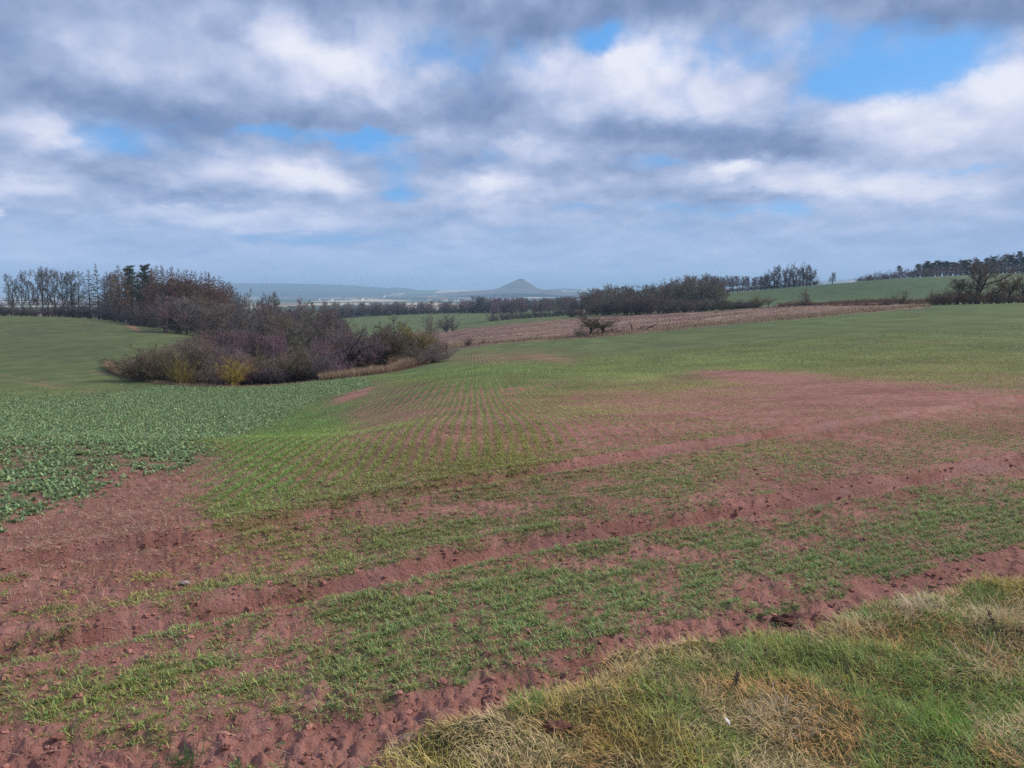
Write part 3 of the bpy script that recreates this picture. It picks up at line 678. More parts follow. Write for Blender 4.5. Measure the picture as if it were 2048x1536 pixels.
# clods of red soil
def icos(sub=1):
    p = (1 + 5**.5)/2
    v = [(-1,p,0),(1,p,0),(-1,-p,0),(1,-p,0),(0,-1,p),(0,1,p),(0,-1,-p),(0,1,-p),(p,0,-1),(p,0,1),(-p,0,-1),(-p,0,1)]
    f = [(0,11,5),(0,5,1),(0,1,7),(0,7,10),(0,10,11),(1,5,9),(5,11,4),(11,10,2),(10,7,6),(7,1,8),(3,9,4),(3,4,2),(3,2,6),(3,6,8),(3,8,9),(4,9,5),(2,4,11),(6,2,10),(8,6,7),(9,8,1)]
    v = [Vector(a).normalized() for a in v]
    for _ in range(sub):
        g = []; mid = {}
        def mp(a, b):
            k = (min(a, b), max(a, b))
            if k not in mid: mid[k] = len(v); v.append(((v[a] + v[b])/2).normalized())
            return mid[k]
        for a, b_, c in f:
            ab, bc, ca = mp(a, b_), mp(b_, c), mp(c, a); g += [(a, ab, ca), (b_, bc, ab), (c, ca, bc), (ab, bc, ca)]
        f = g
    return np.array([tuple(a) for a in v]), np.array(f)
IV, IF = icos(1)
n = 24000; x, y = scatter(n, 2.5, 11, .8, 1.5); z, m = ground_z(x, y)
nearrut = np.exp(-((np.minimum(m['d1'], m['d2']) - .3)/.25)**2)*.6 + np.exp(-(m['d3']/.4)**2)*.8
pb = (.10 + .35*(1 - m['veg']) + nearrut)*(1 - m['verge'])*(1 - m['rape'])
keep = U(0, 1, n) < pb; x, y, z = x[keep], y[keep], z[keep]; k = len(x)
s = .005 + .017*U(0, 1, k)**4*np.clip(9/y, .4, 1)
jit = 1 + rngN.normal(0, .24, (k, len(IV), 1))
Vc = IV[None]*jit*(s[:, None, None])*np.stack([U(.8, 1.5, k), U(.8, 1.5, k), U(.5, .9, k)], 1)[:, None]
Vc = Vc + np.stack([x, y, z], 1)[:, None]
Fc = (IF[None] + (np.arange(k)*len(IV))[:, None, None]).reshape(-1, 3)
cc_ = np.repeat(np.array([[.32, .145, .112]])*U(.7, 1.35, k)[:, None], len(IV), 0)
cm, t, b = new_mat('clod'); t.links.new(attr(t, 'col').outputs['Color'], b.inputs['Base Color'])
cl_o = new_obj('soil_clods', np_mesh('soil_clods', Vc.reshape(-1, 3), Fc, False, cc_), None, cm)
tag(cl_o, 'small crumbled clods of red soil along the wheel ruts', 'soil', kind='stuff')

# ------------------------------------------------------------------ trees
def tint_mat(name, rough=.9, nscale=1.5, lo=.72, hi=1.25):
    m, t, b = new_mat(name); oi = nd(t, 'ShaderNodeObjectInfo'); tcn = nd(t, 'ShaderNodeTexCoord')
    v = maprange(t, noise(t, tcn.outputs['Object'], nscale, 4, .6), .3, .7, lo, hi, False)
    cb = nd(t, 'ShaderNodeCombineColor')
    for i in range(3): t.links.new(v, cb.inputs[i])
    t.links.new(mixc(t, 1.0, oi.outputs['Color'], cb.outputs[0], 'MULTIPLY'), b.inputs['Base Color'])
    b.inputs['Roughness'].default_value = rough; return m
M_bark = tint_mat('bark', .9, 2.0); M_twig = tint_mat('twigs', .9, .5, .7, 1.3)
M_needle = tint_mat('needles', .7, .8, .6, 1.4)
class MB:
    def __init__(s): s.v = []; s.f = []
    def tube(s, pts, rad, k):
        n0 = len(s.v); m = len(pts)
        for i, p in enumerate(pts):
            d = (pts[min(i + 1, m - 1)] - pts[max(i - 1, 0)])
            a = d.orthogonal().normalized(); b_ = d.normalized().cross(a); r = rad[i]
            for j in range(k):
                w = 6.28318*j/k; s.v.append(tuple(p + a*(r*math.cos(w)) + b_*(r*math.sin(w))))
        for i in range(m - 1):
            for j in range(k):
                a0 = n0 + i*k + j; a1 = n0 + i*k + (j + 1) % k
                s.f.append((a0, a1, a1 + k, a0 + k))
    def mesh(s, name, smooth=True):
        return np_mesh(name, np.array(s.v), np.array(s.f), smooth)
UP = Vector((0, 0, 1))
def rv(): return Vector((random.gauss(0, 1), random.gauss(0, 1), random.gauss(0, 1)))
def turn(d, ang, phi):
    a = d.orthogonal().normalized(); b_ = d.cross(a).normalized()
    return (d*math.cos(ang) + (a*math.cos(phi) + b_*math.sin(phi))*math.sin(ang)).normalized()
def branch(B, p, d, L, r, lev, S):
    n = S['seg'][lev]; pts = [p.copy()]; dirs = [d.copy()]; q = p.copy()
    for i in range(n):
        d = (d + rv()*S['wob'][lev] + UP*S['trop'][lev]).normalized(); q = q + d*(L/n); pts.append(q.copy()); dirs.append(d.copy())
    r1 = max(r*S['tap'][lev], S['minr']*.6); rad = [r + (r1 - r)*i/n for i in range(n + 1)]
    B[0 if lev <= S['tl'] else 1].tube(pts, rad, (7, 5, 4, 3, 3, 3)[lev])
    if lev + 1 >= len(S['seg']): return
    nc = S['n'][lev]; nc = max(1, int(round(nc*random.uniform(.8, 1.2)))); ph = random.uniform(0, 6.28)
    for j in range(nc):
        t0 = S['t0'][lev]; t_ = t0 + (1 - t0)*(j + random.random())/nc
        k = min(int(t_*n), n - 1); f = t_*n - k
        pp = pts[k].lerp(pts[k + 1], f); dd = dirs[k + 1]
        env = S['env'](t_) if lev == 0 and 'env' in S else (1 - S['lt'][lev]*t_)
        ang = S['ang'][lev](t_) if callable(S['ang'][lev]) else S['ang'][lev]
        nd_ = turn(dd, R(ang*random.uniform(.75, 1.25)), ph + 2.4*j)
        if nd_.z < S.get('minz', -.2) and lev < 2: nd_.z = S.get('minz', -.2) + .1; nd_.normalize()
        rr2 = max((r + (r1 - r)*t_)*S['rr'][lev], S['minr'])
        branch(B, pp, nd_, L*S['lr'][lev]*env*random.uniform(.75, 1.2), rr2, lev + 1, S)
SPEC = {
 'oak': dict(H=14, L0=7.5, r0=.42, seg=[5,5,4,3,2], wob=[.06,.13,.17,.2,.2], trop=[.1,.06,.04,.03,.03], tap=[.45,.4,.4,.5,.6], n=[12,9,7,8], t0=[.13,.2,.2,.15], lr=[.82,.5,.5,.5],
     lt=[.25,.5,.4,.3], ang=[lambda t: 78 - 50*t, 44, 44, 45], rr=[.55,.5,.5,.6], minr=.022, tl=1),
 'ash': dict(H=17, L0=12, r0=.31, seg=[7,6,4,3,2], wob=[.07,.13,.16,.2,.2], trop=[.07,.07,.05,.04,.02], tap=[.25,.4,.4,.5,.6], n=[13,8,7,6], t0=[.18,.25,.2,.15], lr=[.46,.5,.5,.5],
     lt=[.25,.5,.4,.3], ang=[lambda t: 66 - 30*t, 40, 42, 44], rr=[.55,.5,.5,.6], minr=.020, tl=1),
 'larch': dict(H=20, L0=20, r0=.26, seg=[9,5,3,2], wob=[.012,.07,.15,.2], trop=[.05,-.0,.06,.06], tap=[.1,.3,.5,.6], n=[66,15,6], t0=[.12,.12,.1], lr=[.21,.25,.5],
     lt=[.8,.3,.3], ang=[lambda t: 98 - 40*t*t, 55, 45], rr=[.28,.5,.6], minr=.024, tl=0, env=lambda t: (1.02 - t)**.75 + .05, minz=-.3),
 'birch': dict(H=15, L0=14, r0=.14, seg=[8,5,3,2], wob=[.03,.08,.15,.2], trop=[.06,.10,.02,-.05], tap=[.15,.3,.5,.6], n=[26,12,8], t0=[.3,.15,.1], lr=[.26,.42,.5],
     lt=[.5,.4,.3], ang=[lambda t: 50 - 15*t, 38, 42], rr=[.35,.5,.6], minr=.017, tl=0),
 'bush': dict(H=4.5, L0=.5, r0=.16, seg=[2,5,4,3,2], wob=[.05,.10,.16,.2,.22], trop=[.1,.05,.03,.03,.02], tap=[.9,.3,.4,.5,.6], n=[14,8,8,7], t0=[.05,.1,.1,.1], lr=[7.6,.38,.5,.5],
     lt=[.0,.45,.4,.3], ang=[lambda t: random.uniform(8, 66), 42, 45, 48], rr=[.34,.5,.55,.6], minr=.007, tl=1, minz=.05),
 'fruit': dict(H=5.5, L0=2.0, r0=.19, seg=[3,6,5,3,2], wob=[.1,.2,.22,.25,.25], trop=[.05,.03,-.02,-.03,0], tap=[.75,.3,.4,.5,.6], n=[8,10,9,8], t0=[.5,.2,.1,.1], lr=[1.75,.42,.45,.5],
     lt=[.1,.45,.4,.3], ang=[lambda t: random.uniform(25, 75), 48, 50, 50], rr=[.5,.45,.5,.6], minr=.008, tl=1, minz=.0),
}
def build_kind(kind, seed):
    random.seed(seed)
    B = (MB(), MB())
    if kind in ('pine', 'spruce'):
        H = 18; pts = [Vector((0, 0, -.3))]; x = y = 0
        for i in range(9): x += random.gauss(0, .10); y += random.gauss(0, .10); pts.append(Vector((x, y, H*(i + 1)/9.3)))
        B[0].tube(pts, [.24*(1 - i/10.5) + .02 for i in range(10)], 7)
        nb = 44 if kind == 'pine' else 46
        for j in range(nb):
            t_ = (.34 + .65*(j/nb)**.85) if kind == 'pine' else (.25 + .74*j/nb)
            k = min(int(t_*9), 8); p = pts[k].lerp(pts[k + 1], t_*9 - k)
            a = 2.4*j + random.uniform(-.5, .5)
            Lb = (random.uniform(.9, 3.1)*(1.45 - t_*1.05) if kind == 'pine' else 3.0*(1.03 - t_)**.8*random.uniform(.8, 1.1) + .25)
            d = Vector((math.cos(a), math.sin(a), random.uniform(-.1, .9) if kind == 'pine' else -.1)).normalized()
            bp_ = [p]; q = p.copy()
            for i in range(4): d = (d + rv()*.12 + UP*.06).normalized(); q = q + d*Lb/4; bp_.append(q.copy())
            B[0].tube(bp_, [.07, .055, .045, .03, .015], 4)
            for c in range(9 if kind == 'pine' else 8):
                f = random.uniform(.35, 1.0)*4; k2 = min(int(f), 3); cp = bp_[k2].lerp(bp_[k2 + 1], f - k2)
                cr = random.uniform(.3, .6)*(1 if kind == 'pine' else .8)
                for i in range(25):
                    o = rv().normalized()*cr*random.random()**.5; o.z *= .75
                    e = (rv() + UP*.4).normalized()*random.uniform(.14, .28)
                    w = e.orthogonal().normalized()*.04; c0 = cp + o; n0 = len(B[1].v)
                    for vv in (c0 - w, c0 + w, c0 + e + w*.3, c0 + e - w*.3): B[1].v.append(tuple(vv))
                    B[1].f.append((n0, n0 + 1, n0 + 2, n0 + 3))
        return B
    S = dict(SPEC[kind]); S['r0'] *= random.uniform(.85, 1.15)
    branch(B, Vector((0, 0, -.25)), (UP + rv()*.04).normalized(), S['L0'], S['r0'], 0, S)
    return B
NAMES = {'oak': 'oak_tree', 'ash': 'bare_tree', 'larch': 'larch_tree', 'birch': 'birch_tree', 'bush': 'bush', 'fruit': 'fruit_tree', 'pine': 'pine_tree', 'spruce': 'spruce_tree'}
PROTO = {}
def get_proto(kind, var):
    if (kind, var) in PROTO: return PROTO[(kind, var)]
    B = build_kind(kind, hash((len(kind), ord(kind[0]), var)) % 9973 + var)
    nm = NAMES[kind]
    vs = B[0].v + B[1].v; zs = np.array([v[2] for v in vs]); xs = np.array([math.hypot(v[0], v[1]) for v in vs])
    mt = B[0].mesh(nm + '_trunk'); mt.materials.append(M_bark)
    mc = B[1].mesh(nm + '_crown', kind not in ('pine', 'spruce')); mc.materials.append(M_needle if kind in ('pine', 'spruce') else M_twig)
    PROTO[(kind, var)] = (mt, mc, float(np.percentile(zs, 99.9)), float(np.percentile(xs, 98))); return PROTO[(kind, var)]
NV = {'oak': 4, 'ash': 4, 'larch': 3, 'birch': 3, 'bush': 5, 'fruit': 3, 'pine': 3, 'spruce': 1}
rt = random.Random(99)
GREY = (.25, .20, .165); DGREY = (.185, .15, .125); PURP = (.215, .162, .170); BROWN = (.185, .130, .092); OCH = (.29, .215, .075); OLIV = (.17, .14, .08)
LAR = (.21, .125, .09); RED = (.17, .085, .06); PALE = (.50, .46, .42); PINE = (.042, .056, .036); BTW = (.17, .12, .125)
def place(kind, px, Y, top, label, cat=None, group=None, crown=GREY, trunk=None, wide=None, hgt=None, jit=.12):
    """a tree standing on the ground on the bearing of px at distance Y, its top reaching row 'top' (or hgt metres tall)"""
    var = rt.randrange(NV[kind]); mt, mc, ph, pr = get_proto(kind, var)
    x = (px - W0/2)/F*(Y*math.cos(PITCH) + 10*math.sin(PITCH)); z = float(ground_base(np.array([x]), np.array([Y]))[0])
    h = hgt if hgt is not None else max(P3(px, top, Y)[2] - z, 1.0)
    s = h/ph; sxy = s if wide is None else wide/(2*pr)
    root = bpy.data.objects.new(NAMES[kind], None); C.objects.link(root); root.empty_display_size = .5
    root.location = (x, Y, z); root.rotation_euler = (0, 0, rt.uniform(0, 6.28)); root.scale = (sxy, sxy*rt.uniform(.9, 1.1), s)
    c = [v*(1.0 if crown[0] in (GREY[0], DGREY[0], PURP[0], BROWN[0], OCH[0], OLIV[0], LAR[0]) else 1.9)*rt.uniform(1 - jit, 1 + jit) for v in crown]; br = rt.uniform(1 - jit, 1 + jit)
    tk = trunk or tuple(v*.75 for v in c)
    a = new_obj('trunk', mt, root); a.color = (*tk, 1)
    b_ = new_obj('crown', mc, root); b_.color = (*[v*br for v in c], 1)
    tag(root, label, cat or ('bush' if kind == 'bush' else 'tree'), group); return root
ORD = ['leftmost', 'second', 'third', 'fourth', 'fifth', 'sixth', 'seventh', 'eighth', 'ninth', 'tenth', 'eleventh', 'twelfth']
SPEC['brush'] = dict(H=4.5, L0=.4, r0=.14, seg=[2,4,3,2], wob=[.05,.12,.2,.2], trop=[.1,.05,.03,.03], tap=[.9,.3,.5,.6], n=[11,7,6], t0=[.05,.1,.1], lr=[9,.42,.5],
     lt=[.0,.45,.4], ang=[lambda t: random.uniform(8, 62), 42, 45], rr=[.3,.5,.6], minr=.028, tl=9, minz=.05)
def brush_mass(name, items, color, label, cat):
    """far-off brush that reads as one mass: items of (px, distance, top row or None, width, height)"""
    if 'brush' not in PROTO: PROTO['brush'] = [build_kind('brush', 500 + i)[0] for i in range(4)]
    Vs, Fs, o = [], [], 0
    for (px, Y, top, wd, hg) in items:
        B = PROTO['brush'][rt.randrange(4)]; v = np.array(B.v); f = np.array(B.f); h0 = np.percentile(v[:, 2], 99.5); w0 = np.percentile(np.hypot(v[:, 0], v[:, 1]), 98)
        x = (px - W0/2)/F*(Y*math.cos(PITCH) + 10*math.sin(PITCH)); z = float(ground_base(np.array([x]), np.array([Y]))[0])
        h = hg if hg else max(P3(px, top, Y)[2] - z, 1.0); a = rt.uniform(0, 6.28); ca, sa = math.cos(a), math.sin(a); k = wd/(2*w0)
        Vs.append(np.stack([(v[:, 0]*ca - v[:, 1]*sa)*k + x, (v[:, 0]*sa + v[:, 1]*ca)*k + Y, v[:, 2]*h/h0 + z], 1)); Fs.append(f + o); o += len(v)
    ob = new_obj(name, np_mesh(name, np.vstack(Vs), np.vstack(Fs), True), None, M_twig); ob.color = (*color, 1)
    return tag(ob, label, cat, kind='stuff')
def seg(px, lims):
    for a, b in lims:
        if px < a: return b
    return lims[-1][1]
# --- left skyline: open row of bare trees
G = 'bare trees in the open row on the left hill crest'
row = [(24,556,'ash'),(30,546,'ash'),(46,545,'ash'),(62,538,'ash'),(74,543,'ash'),(86,532,'ash'),(98,538,'ash'),(112,537,'ash'),(128,538,'ash'),(137,545,'ash'),(146,540,'ash'),(158,541,'ash')]
for i, (px, tp, k) in enumerate(row):
    wh = 'leftmost' if i == 0 else ORD[i] + ' from the left'
    place(k, px, rt.uniform(262, 280), tp, f'slender bare tree on the left hill crest, {wh} in the open row', group=G, crown=(.062, .048, .043), trunk=(.07, .055, .05), wide=rt.uniform(6.5, 8.5))
G = 'larches and bare trees in the middle of the left crest'
for i, (px, tp, k, w, lab) in enumerate([
  (181,539,'larch',8,'wide bare larch with drooping boughs, first conifer right of the open row of bare trees'),
  (199,527,'larch',6,'tallest thin larch with a pointed tip on the left crest'),
  (212,548,'ash',6,'low bare tree directly right of the tallest pointed larch'),
  (226,555,'ash',6,'short bare tree in the gap between the pointed larch and the dense larches'),
  (241,529,'larch',7.5,'tall larch with fine grey twigs left of the dark pines'),
  (256,533,'larch',7,'brownish larch standing directly left of the first dark pine'),
  (268,530,'pine',7,'dark green pine on the left crest, the left one of two'),
  (295,528,'pine',7,'dark green pine on the left crest, the right one of two'),
  (284,540,'larch',6,'bare larch standing between the two dark pines')]):
    place(k, px, rt.uniform(258, 275), tp, lab, crown={'pine': PINE, 'larch': LAR if px > 220 else (.08, .062, .056)}.get(k, GREY), trunk=(.10, .07, .055), wide=w, cat='tree')
G = 'reddish larches right of the pines on the left crest'
for i in range(30):
    px = 306 + i*5.6 + rt.uniform(-3, 3); tp = np.interp(px, [300, 345, 400, 440, 475], [534, 533, 543, 553, 570]) + rt.uniform(-4, 9)
    place('larch', px, rt.uniform(235, 275), tp, 'reddish-brown larch of the stand right of the two pines, ' + seg(px, [(350,'directly beside them'),(410,'in its middle'),(600,'on its falling right side')]), group=G, crown=LAR, trunk=(.11, .075, .06), wide=rt.uniform(6, 8))
G = 'scrub along the foot of the left crest trees'
for i in range(48):
    px = -40 + i*9 + rt.uniform(-4, 4); Yb = rt.uniform(256, 268) if px < 250 else rt.uniform(225, 250)
    tp = np.interp(px, [0, 20, 60, 200, 300, 400], [604, 606, 610, 598, 598, 600]) + rt.uniform(-6, 6)
    place('bush', px, Yb, tp, 'dark scrub bush on the left hill crest, ' + seg(px, [(20,'at the left edge of the view'),(165,'below the open row of trees'),(265,'between the open row and the pines'),(310,'below the two dark pines'),(999,'below the reddish larches')]), group=G, crown=(.085, .068, .07), wide=rt.uniform(6, 9))
for i in range(20):
    px = 212 + i*5.2 + rt.uniform(-2, 2)
    place(rt.choice(['ash', 'larch']), px, rt.uniform(275, 290), rt.uniform(538, 552), 'brown bare tree in the back row around the two dark pines, ' + ('left of them' if px < 262 else 'right of them'), cat='tree', group='bare trees around the two pines', crown=(.085, .065, .055), wide=rt.uniform(6, 8))
for i in range(36):
    px = rt.uniform(296, 455); tp = np.interp(px, [296, 345, 400, 440, 475], [566, 556, 560, 572, 584]) + rt.uniform(-4, 12)
    place('ash', px, rt.uniform(245, 275), tp, 'brown bare tree filling the stand between the reddish larches, ' + seg(px, [(350,'near the pines'),(410,'in its middle'),(600,'on its falling right side')]), group='bare trees between the reddish larches', crown=(.11, .082, .072), wide=rt.uniform(8, 10))
# --- wood left of centre, behind the front bushes
G = 'grey bare trees of the wood left of centre'
for i in range(84):
    px = rt.uniform(315, 690); Yb = rt.uniform(150, 235) if px > 430 else rt.uniform(190, 240)
    tp = np.interp(px, [310, 360, 430, 500, 560, 620, 700], [590, 588, 592, 598, 606, 612, 620]) + rt.uniform(-4, 26)
    place(rt.choice(['oak', 'oak', 'ash']), px, Yb, tp, 'grey-brown bare tree of the wood left of centre, ' + seg(px, [(400,'below the reddish larches'),(480,'behind the first purple birches'),(565,'behind the purple birches'),(630,'right of the purple birches'),(999,'at its right end')]), group=G, crown=rt.choice([GREY, DGREY, (.10, .08, .07), (.11, .085, .095)]), wide=rt.uniform(8, 12))
for i, (px, tp, w, lab) in enumerate([
  (497,577,12,'bare oak whose open crown rises highest right of the larch stand'),
  (480,583,9,'narrow bare tree beside the last larch on the left skyline'),
  (522,584,10,'bare tree with upright limbs showing against the blue ridge'),
  (548,583,11,'round-topped bare tree against the blue ridge, left of the lower wood edge'),
  (590,596,12,'broad bare tree on the falling wood edge under the ridge'),
  (625,598,12,'broad dark bare oak near the right end of the left wood'),
  (655,602,10,'dark bare tree at the right end of the left wood')]):
    place('oak', px, rt.uniform(215, 235), tp, lab, crown=DGREY, wide=w)
# young birches with purple twigs
G = 'young purple birches in the hollow'
for i in range(34):
    px = rt.uniform(400, 562); place('birch', px, rt.uniform(118, 135), rt.uniform(656, 672), 'young purple-twigged birch in the hollow behind the front bushes, ' + seg(px, [(460,'left of the pale stems'),(515,'in the middle'),(600,'at the right end')]), group=G, crown=(.115, .076, .080), trunk=PALE if rt.random() < .6 else (.2, .15, .15), wide=rt.uniform(2.2, 3.4))
# --- front bushes along the rape field
FB = [
 (285,77,688,7.5,'bush',OLIV,'large dark olive bush at the left tip of the hedge'),
 (318,77,683,6.5,'bush',(.10,.078,.058),'tall grey-brown bush second from the left tip of the hedge'),
 (352,76,682,7.0,'bush',OLIV,'olive-brown bush with arching stems near the left end of the hedge'),
 (368,74,700,3.6,'bush',OCH,'slim yellowish lichen-covered bush before the left hedge'),
 (395,78,676,7.0,'fruit',(.10,.08,.062),'gnarled small tree with a forked dark limb in the left hedge'),
 (428,74,706,5.0,'bush',(.14,.10,.085),'fine greyish twiggy bush left of the yellow-green bush'),
 (465,73,708,5.4,'bush',(.20,.16,.04),'yellow-green bush at the foot of the hedge'),
 (448,80,692,5.5,'bush',BROWN,'pale brown twiggy bush behind the yellow-green bush'),
 (500,76,712,4.6,'bush',(.12,.065,.055),'low reddish-brown bush right of the yellow-green bush'),
 (515,80,692,5.5,'bush',(.075,.07,.04),'dark green-tinged bush in front of the purple birches'),
 (545,76,716,6.0,'bush',PURP,'low purple-grey bush in the middle of the hedge'),
 (578,77,690,5.5,'fruit',OLIV,'small tree with a pale leaning trunk in the middle of the hedge'),
 (605,78,688,6.0,'bush',OLIV,'olive twiggy bush right of the pale leaning trunk'),
 (640,76,696,6.0,'bush',PURP,'rounded purple bush right of the olive bush'),
 (665,78,684,6.0,'bush',(.13,.09,.11),'tall purple-grey bush left of the dark fruit tree'),
 (700,82,652,7.5,'fruit',(.11,.085,.095),'dark-stemmed fruit tree with an open crown in the hedge'),
 (735,86,655,7.0,'fruit',(.125,.09,.10),'crooked fruit tree with several dark stems'),
 (752,92,668,6.0,'bush',PURP,'purplish bush under the crooked fruit tree'),
 (762,96,645,8.5,'fruit',(.115,.088,.092),'spreading grey tree left of the big dark oak'),
 (797,98,624,9.5,'oak',DGREY,'big dark oak with a thick trunk near the right end of the hedge'),
 (826,95,640,6.5,'fruit',OCH,'ochre lichen-covered tree beside the big dark oak'),
 (850,95,656,6.5,'fruit',(.15,.115,.06),'low spreading tree with drooping yellowish limbs at the right end of the hedge'),
 (868,100,668,4.5,'bush',BROWN,'thin brown bush at the right tip of the hedge'),
 (770,92,698,4.2,'bush',OCH,'small ochre bush under the big oak'),
]
for (px, Yb, tp, w, k, c, lab) in FB: place(k, px, Yb, tp, lab, crown=c, wide=w, jit=.06, trunk=tuple(v*(.9 if c is OCH else .45) for v in c))
G = 'bushes massed behind the front hedge'
for i in range(74):
    px = rt.uniform(300, 870); Yb = rt.uniform(86, 130)
    tp = np.interp(px, [300, 400, 480, 560, 640, 700, 760, 880], [694, 672, 692, 700, 662, 640, 640, 668]) + rt.uniform(0, 22)
    place(rt.choice(['bush', 'bush', 'fruit']), px, Yb, tp, 'tangled bare bush in the second rank of the hedge, ' + seg(px, [(400,'behind its left tip'),(490,'behind the yellow-green bush'),(580,'before the purple birches'),(690,'left of the dark fruit trees'),(790,'behind the dark fruit trees'),(999,'around the big dark oak')]), group=G, cat='bush', crown=rt.choice([OLIV, PURP, GREY, BROWN, (.12, .09, .10)]), wide=rt.uniform(5, 8))
G = 'low undergrowth at the hedge foot'
for i in range(46):
    px = 275 + i*12.4; Yb = np.interp(px, [275, 440, 600, 700, 850], [78, 75, 76, 82, 95]) + rt.uniform(.5, 4)
    place('bush', px, Yb, 0, 'low dark undergrowth bush at the hedge foot, ' + seg(px, [(400,'under its left tip'),(520,'under the yellow-green bush'),(650,'under its middle'),(770,'behind the band of tall straw'),(999,'under the ochre tree')]), group=G, crown=rt.choice([(.075, .055, .045), (.09, .06, .055)]), wide=rt.uniform(2.5, 4.2), hgt=rt.uniform(1.2, 2.4))
# --- single things in the middle
place('bush', 862, 300, 622, 'tall bare bush on the fallow strip, left of a pair of round ones', crown=(.12, .10, .095), wide=10)
place('bush', 893, 290, 625, 'round dark bush beyond the right tip of the hedge', crown=(.085, .07, .07), wide=9.5)
place('bush', 905, 298, 628, 'smaller round bush joined to the dark one beyond the hedge tip', crown=(.09, .075, .07), wide=7)
place('bush', 936, 147, 672, 'small dark bush at the field edge left of the single apple tree', crown=(.085, .065, .06), wide=4)
place('bush', 966, 149, 683, 'tiny reddish bush at the field edge beside the small dark bush', crown=(.12, .06, .05), wide=1.2)
place('fruit', 1180, 141, 627, 'leaning apple tree standing alone at the field edge, its left half', crown=(.095, .082, .058), trunk=(.05, .04, .035), wide=10)
place('fruit', 1206, 143, 624, 'denser right-hand apple tree of the lone pair at the field edge', crown=(.09, .08, .055), trunk=(.05, .04, .035), wide=10)
place('bush', 1158, 142, 648, 'low twiggy growth hanging left of the lone apple trees', crown=(.10, .085, .065), wide=3.6)
place('bush', 1222, 143, 655, 'rust-coloured undergrowth below the right-hand lone apple tree', crown=(.17, .10, .06), wide=4.5)
place('bush', 1142, 330, 614, 'dark rounded bush where the fallow strip meets the right wood', crown=(.06, .052, .05), wide=12)
place('bush', 1163, 328, 616, 'purplish bush beside the dark one left of the right wood', crown=(.14, .07, .085), wide=9)
# --- birch wood in the centre
G = 'birches in the central wood'
for i in range(62):
    px = rt.uniform(985, 1165); Yb = rt.uniform(418, 455) - (px - 985)*.25; tp = rt.uniform(594, 604)
    place('birch', px, Yb, tp, 'bare birch of the central wood, ' + seg(px, [(1045,'at its left end by the small green field'),(1105,'below the conical hill'),(1300,'at its right end')]), group=G, crown=(.13, .105, .11), trunk=(.36, .32, .30) if rt.random() < .35 else (.12, .1, .1), wide=rt.uniform(5, 7))
G = 'scrub at the edge of the central birch wood'
for i in range(16):
    px = 982 + i*11; place('bush', px, 412 - (px - 985)*.25, 0, 'low grey scrub along the front edge of the central birch wood', group=G, crown=(.10, .085, .085), wide=8, hgt=rt.uniform(3, 6))
# --- far woods behind the little green field (600 m)
G = 'trees of the far wood behind the small green field'
for i in range(110):
    px = rt.uniform(640, 1000); Yb = rt.uniform(628, 665)
    tp = np.interp(px, [640, 750, 830, 940, 960, 1000], [606, 606, 604, 603, 596, 597]) + rt.uniform(-4, 5)
    bir = rt.random() < .45
    place('birch' if bir else 'ash', px, Yb, tp, 'distant bare ' + ('birch' if bir else 'tree') + ' of the belt behind the small green field, ' + seg(px, [(760,'at its left end'),(880,'in its middle'),(999,'at its right end')]), group=G, cat='tree', crown=(.12, .10, .105) if not bir else (.16, .135, .135), trunk=(.34, .31, .3) if bir else DGREY, wide=rt.uniform(8, 12))
brush_mass('brush', [(640 + i*5.6, rt.uniform(632, 650), np.interp(640 + i*5.6, [640, 750, 830, 940, 960, 1010], [611, 611, 609, 609, 602, 602]) + rt.uniform(-2, 4), rt.uniform(12, 17), None) for i in range(68)], (.12, .10, .105), 'low grey brush closing the foot of the belt behind the small green field', 'brush')
G = 'far wood below the conical hill'
for i in range(80):
    px = rt.uniform(950, 1260); Yb = rt.uniform(560, 700)
    tp = np.interp(px, [950, 1000, 1100, 1180, 1260], [592, 594, 594, 590, 586]) + rt.uniform(-2, 9)
    place(rt.choice(['oak', 'ash']), px, Yb, tp, 'distant grey tree of the wood ' + seg(px, [(1040,'just below the left foot of the conical hill'),(1130,'below the right foot of the conical hill'),(1999,'between the conical hill and the right-hand wood')]), group=G, crown=(.085, .075, .08), wide=rt.uniform(11, 15))
# --- wood right of centre
G = 'tall trees of the right-hand wood'
for i in range(96):
    px = rt.uniform(1172, 1440); Yb = rt.uniform(350, 440)
    tp = np.interp(px, [1170, 1210, 1300, 1330, 1370, 1430], [578, 571, 568, 556, 551, 555]) + rt.uniform(-3, 16)
    place(rt.choice(['oak', 'ash', 'oak']), px, Yb, tp, 'bare tree of the dark right-hand wood, ' + seg(px, [(1240,'at its rounded left shoulder'),(1310,'left of its middle'),(1370,'under its round-crowned skyline trees'),(1999,'at its right end by the birch row')]), group=G, crown=rt.choice([GREY, DGREY, BROWN]), wide=rt.uniform(10, 14))
for px, tp, lab in [(1222,566,'bare tree rising above the left shoulder of the right-hand wood'), (1332,555,'round-crowned bare tree on the skyline of the right-hand wood'), (1352,553,'bare tree beside the round-crowned one on the right-hand wood skyline'), (1409,545,'tallest bare tree on the skyline of the right-hand wood')]:
    place('oak', px, 430, tp, lab, crown=DGREY, wide=14)
G = 'row of birches right of the tall wood'
for i in range(34):
    px = 1405 + i*3.7 + rt.uniform(-2, 2); place('birch', px, rt.uniform(500, 520), rt.uniform(550, 557), 'slim pale birch in the row along the green slope, ' + seg(px, [(1465,'near the right-hand wood'),(1600,'near the skyline oaks')]), group=G, crown=(.17, .13, .125), trunk=(.40, .35, .33), wide=rt.uniform(5, 7))
G = 'dark bushes in front of the right-hand wood'
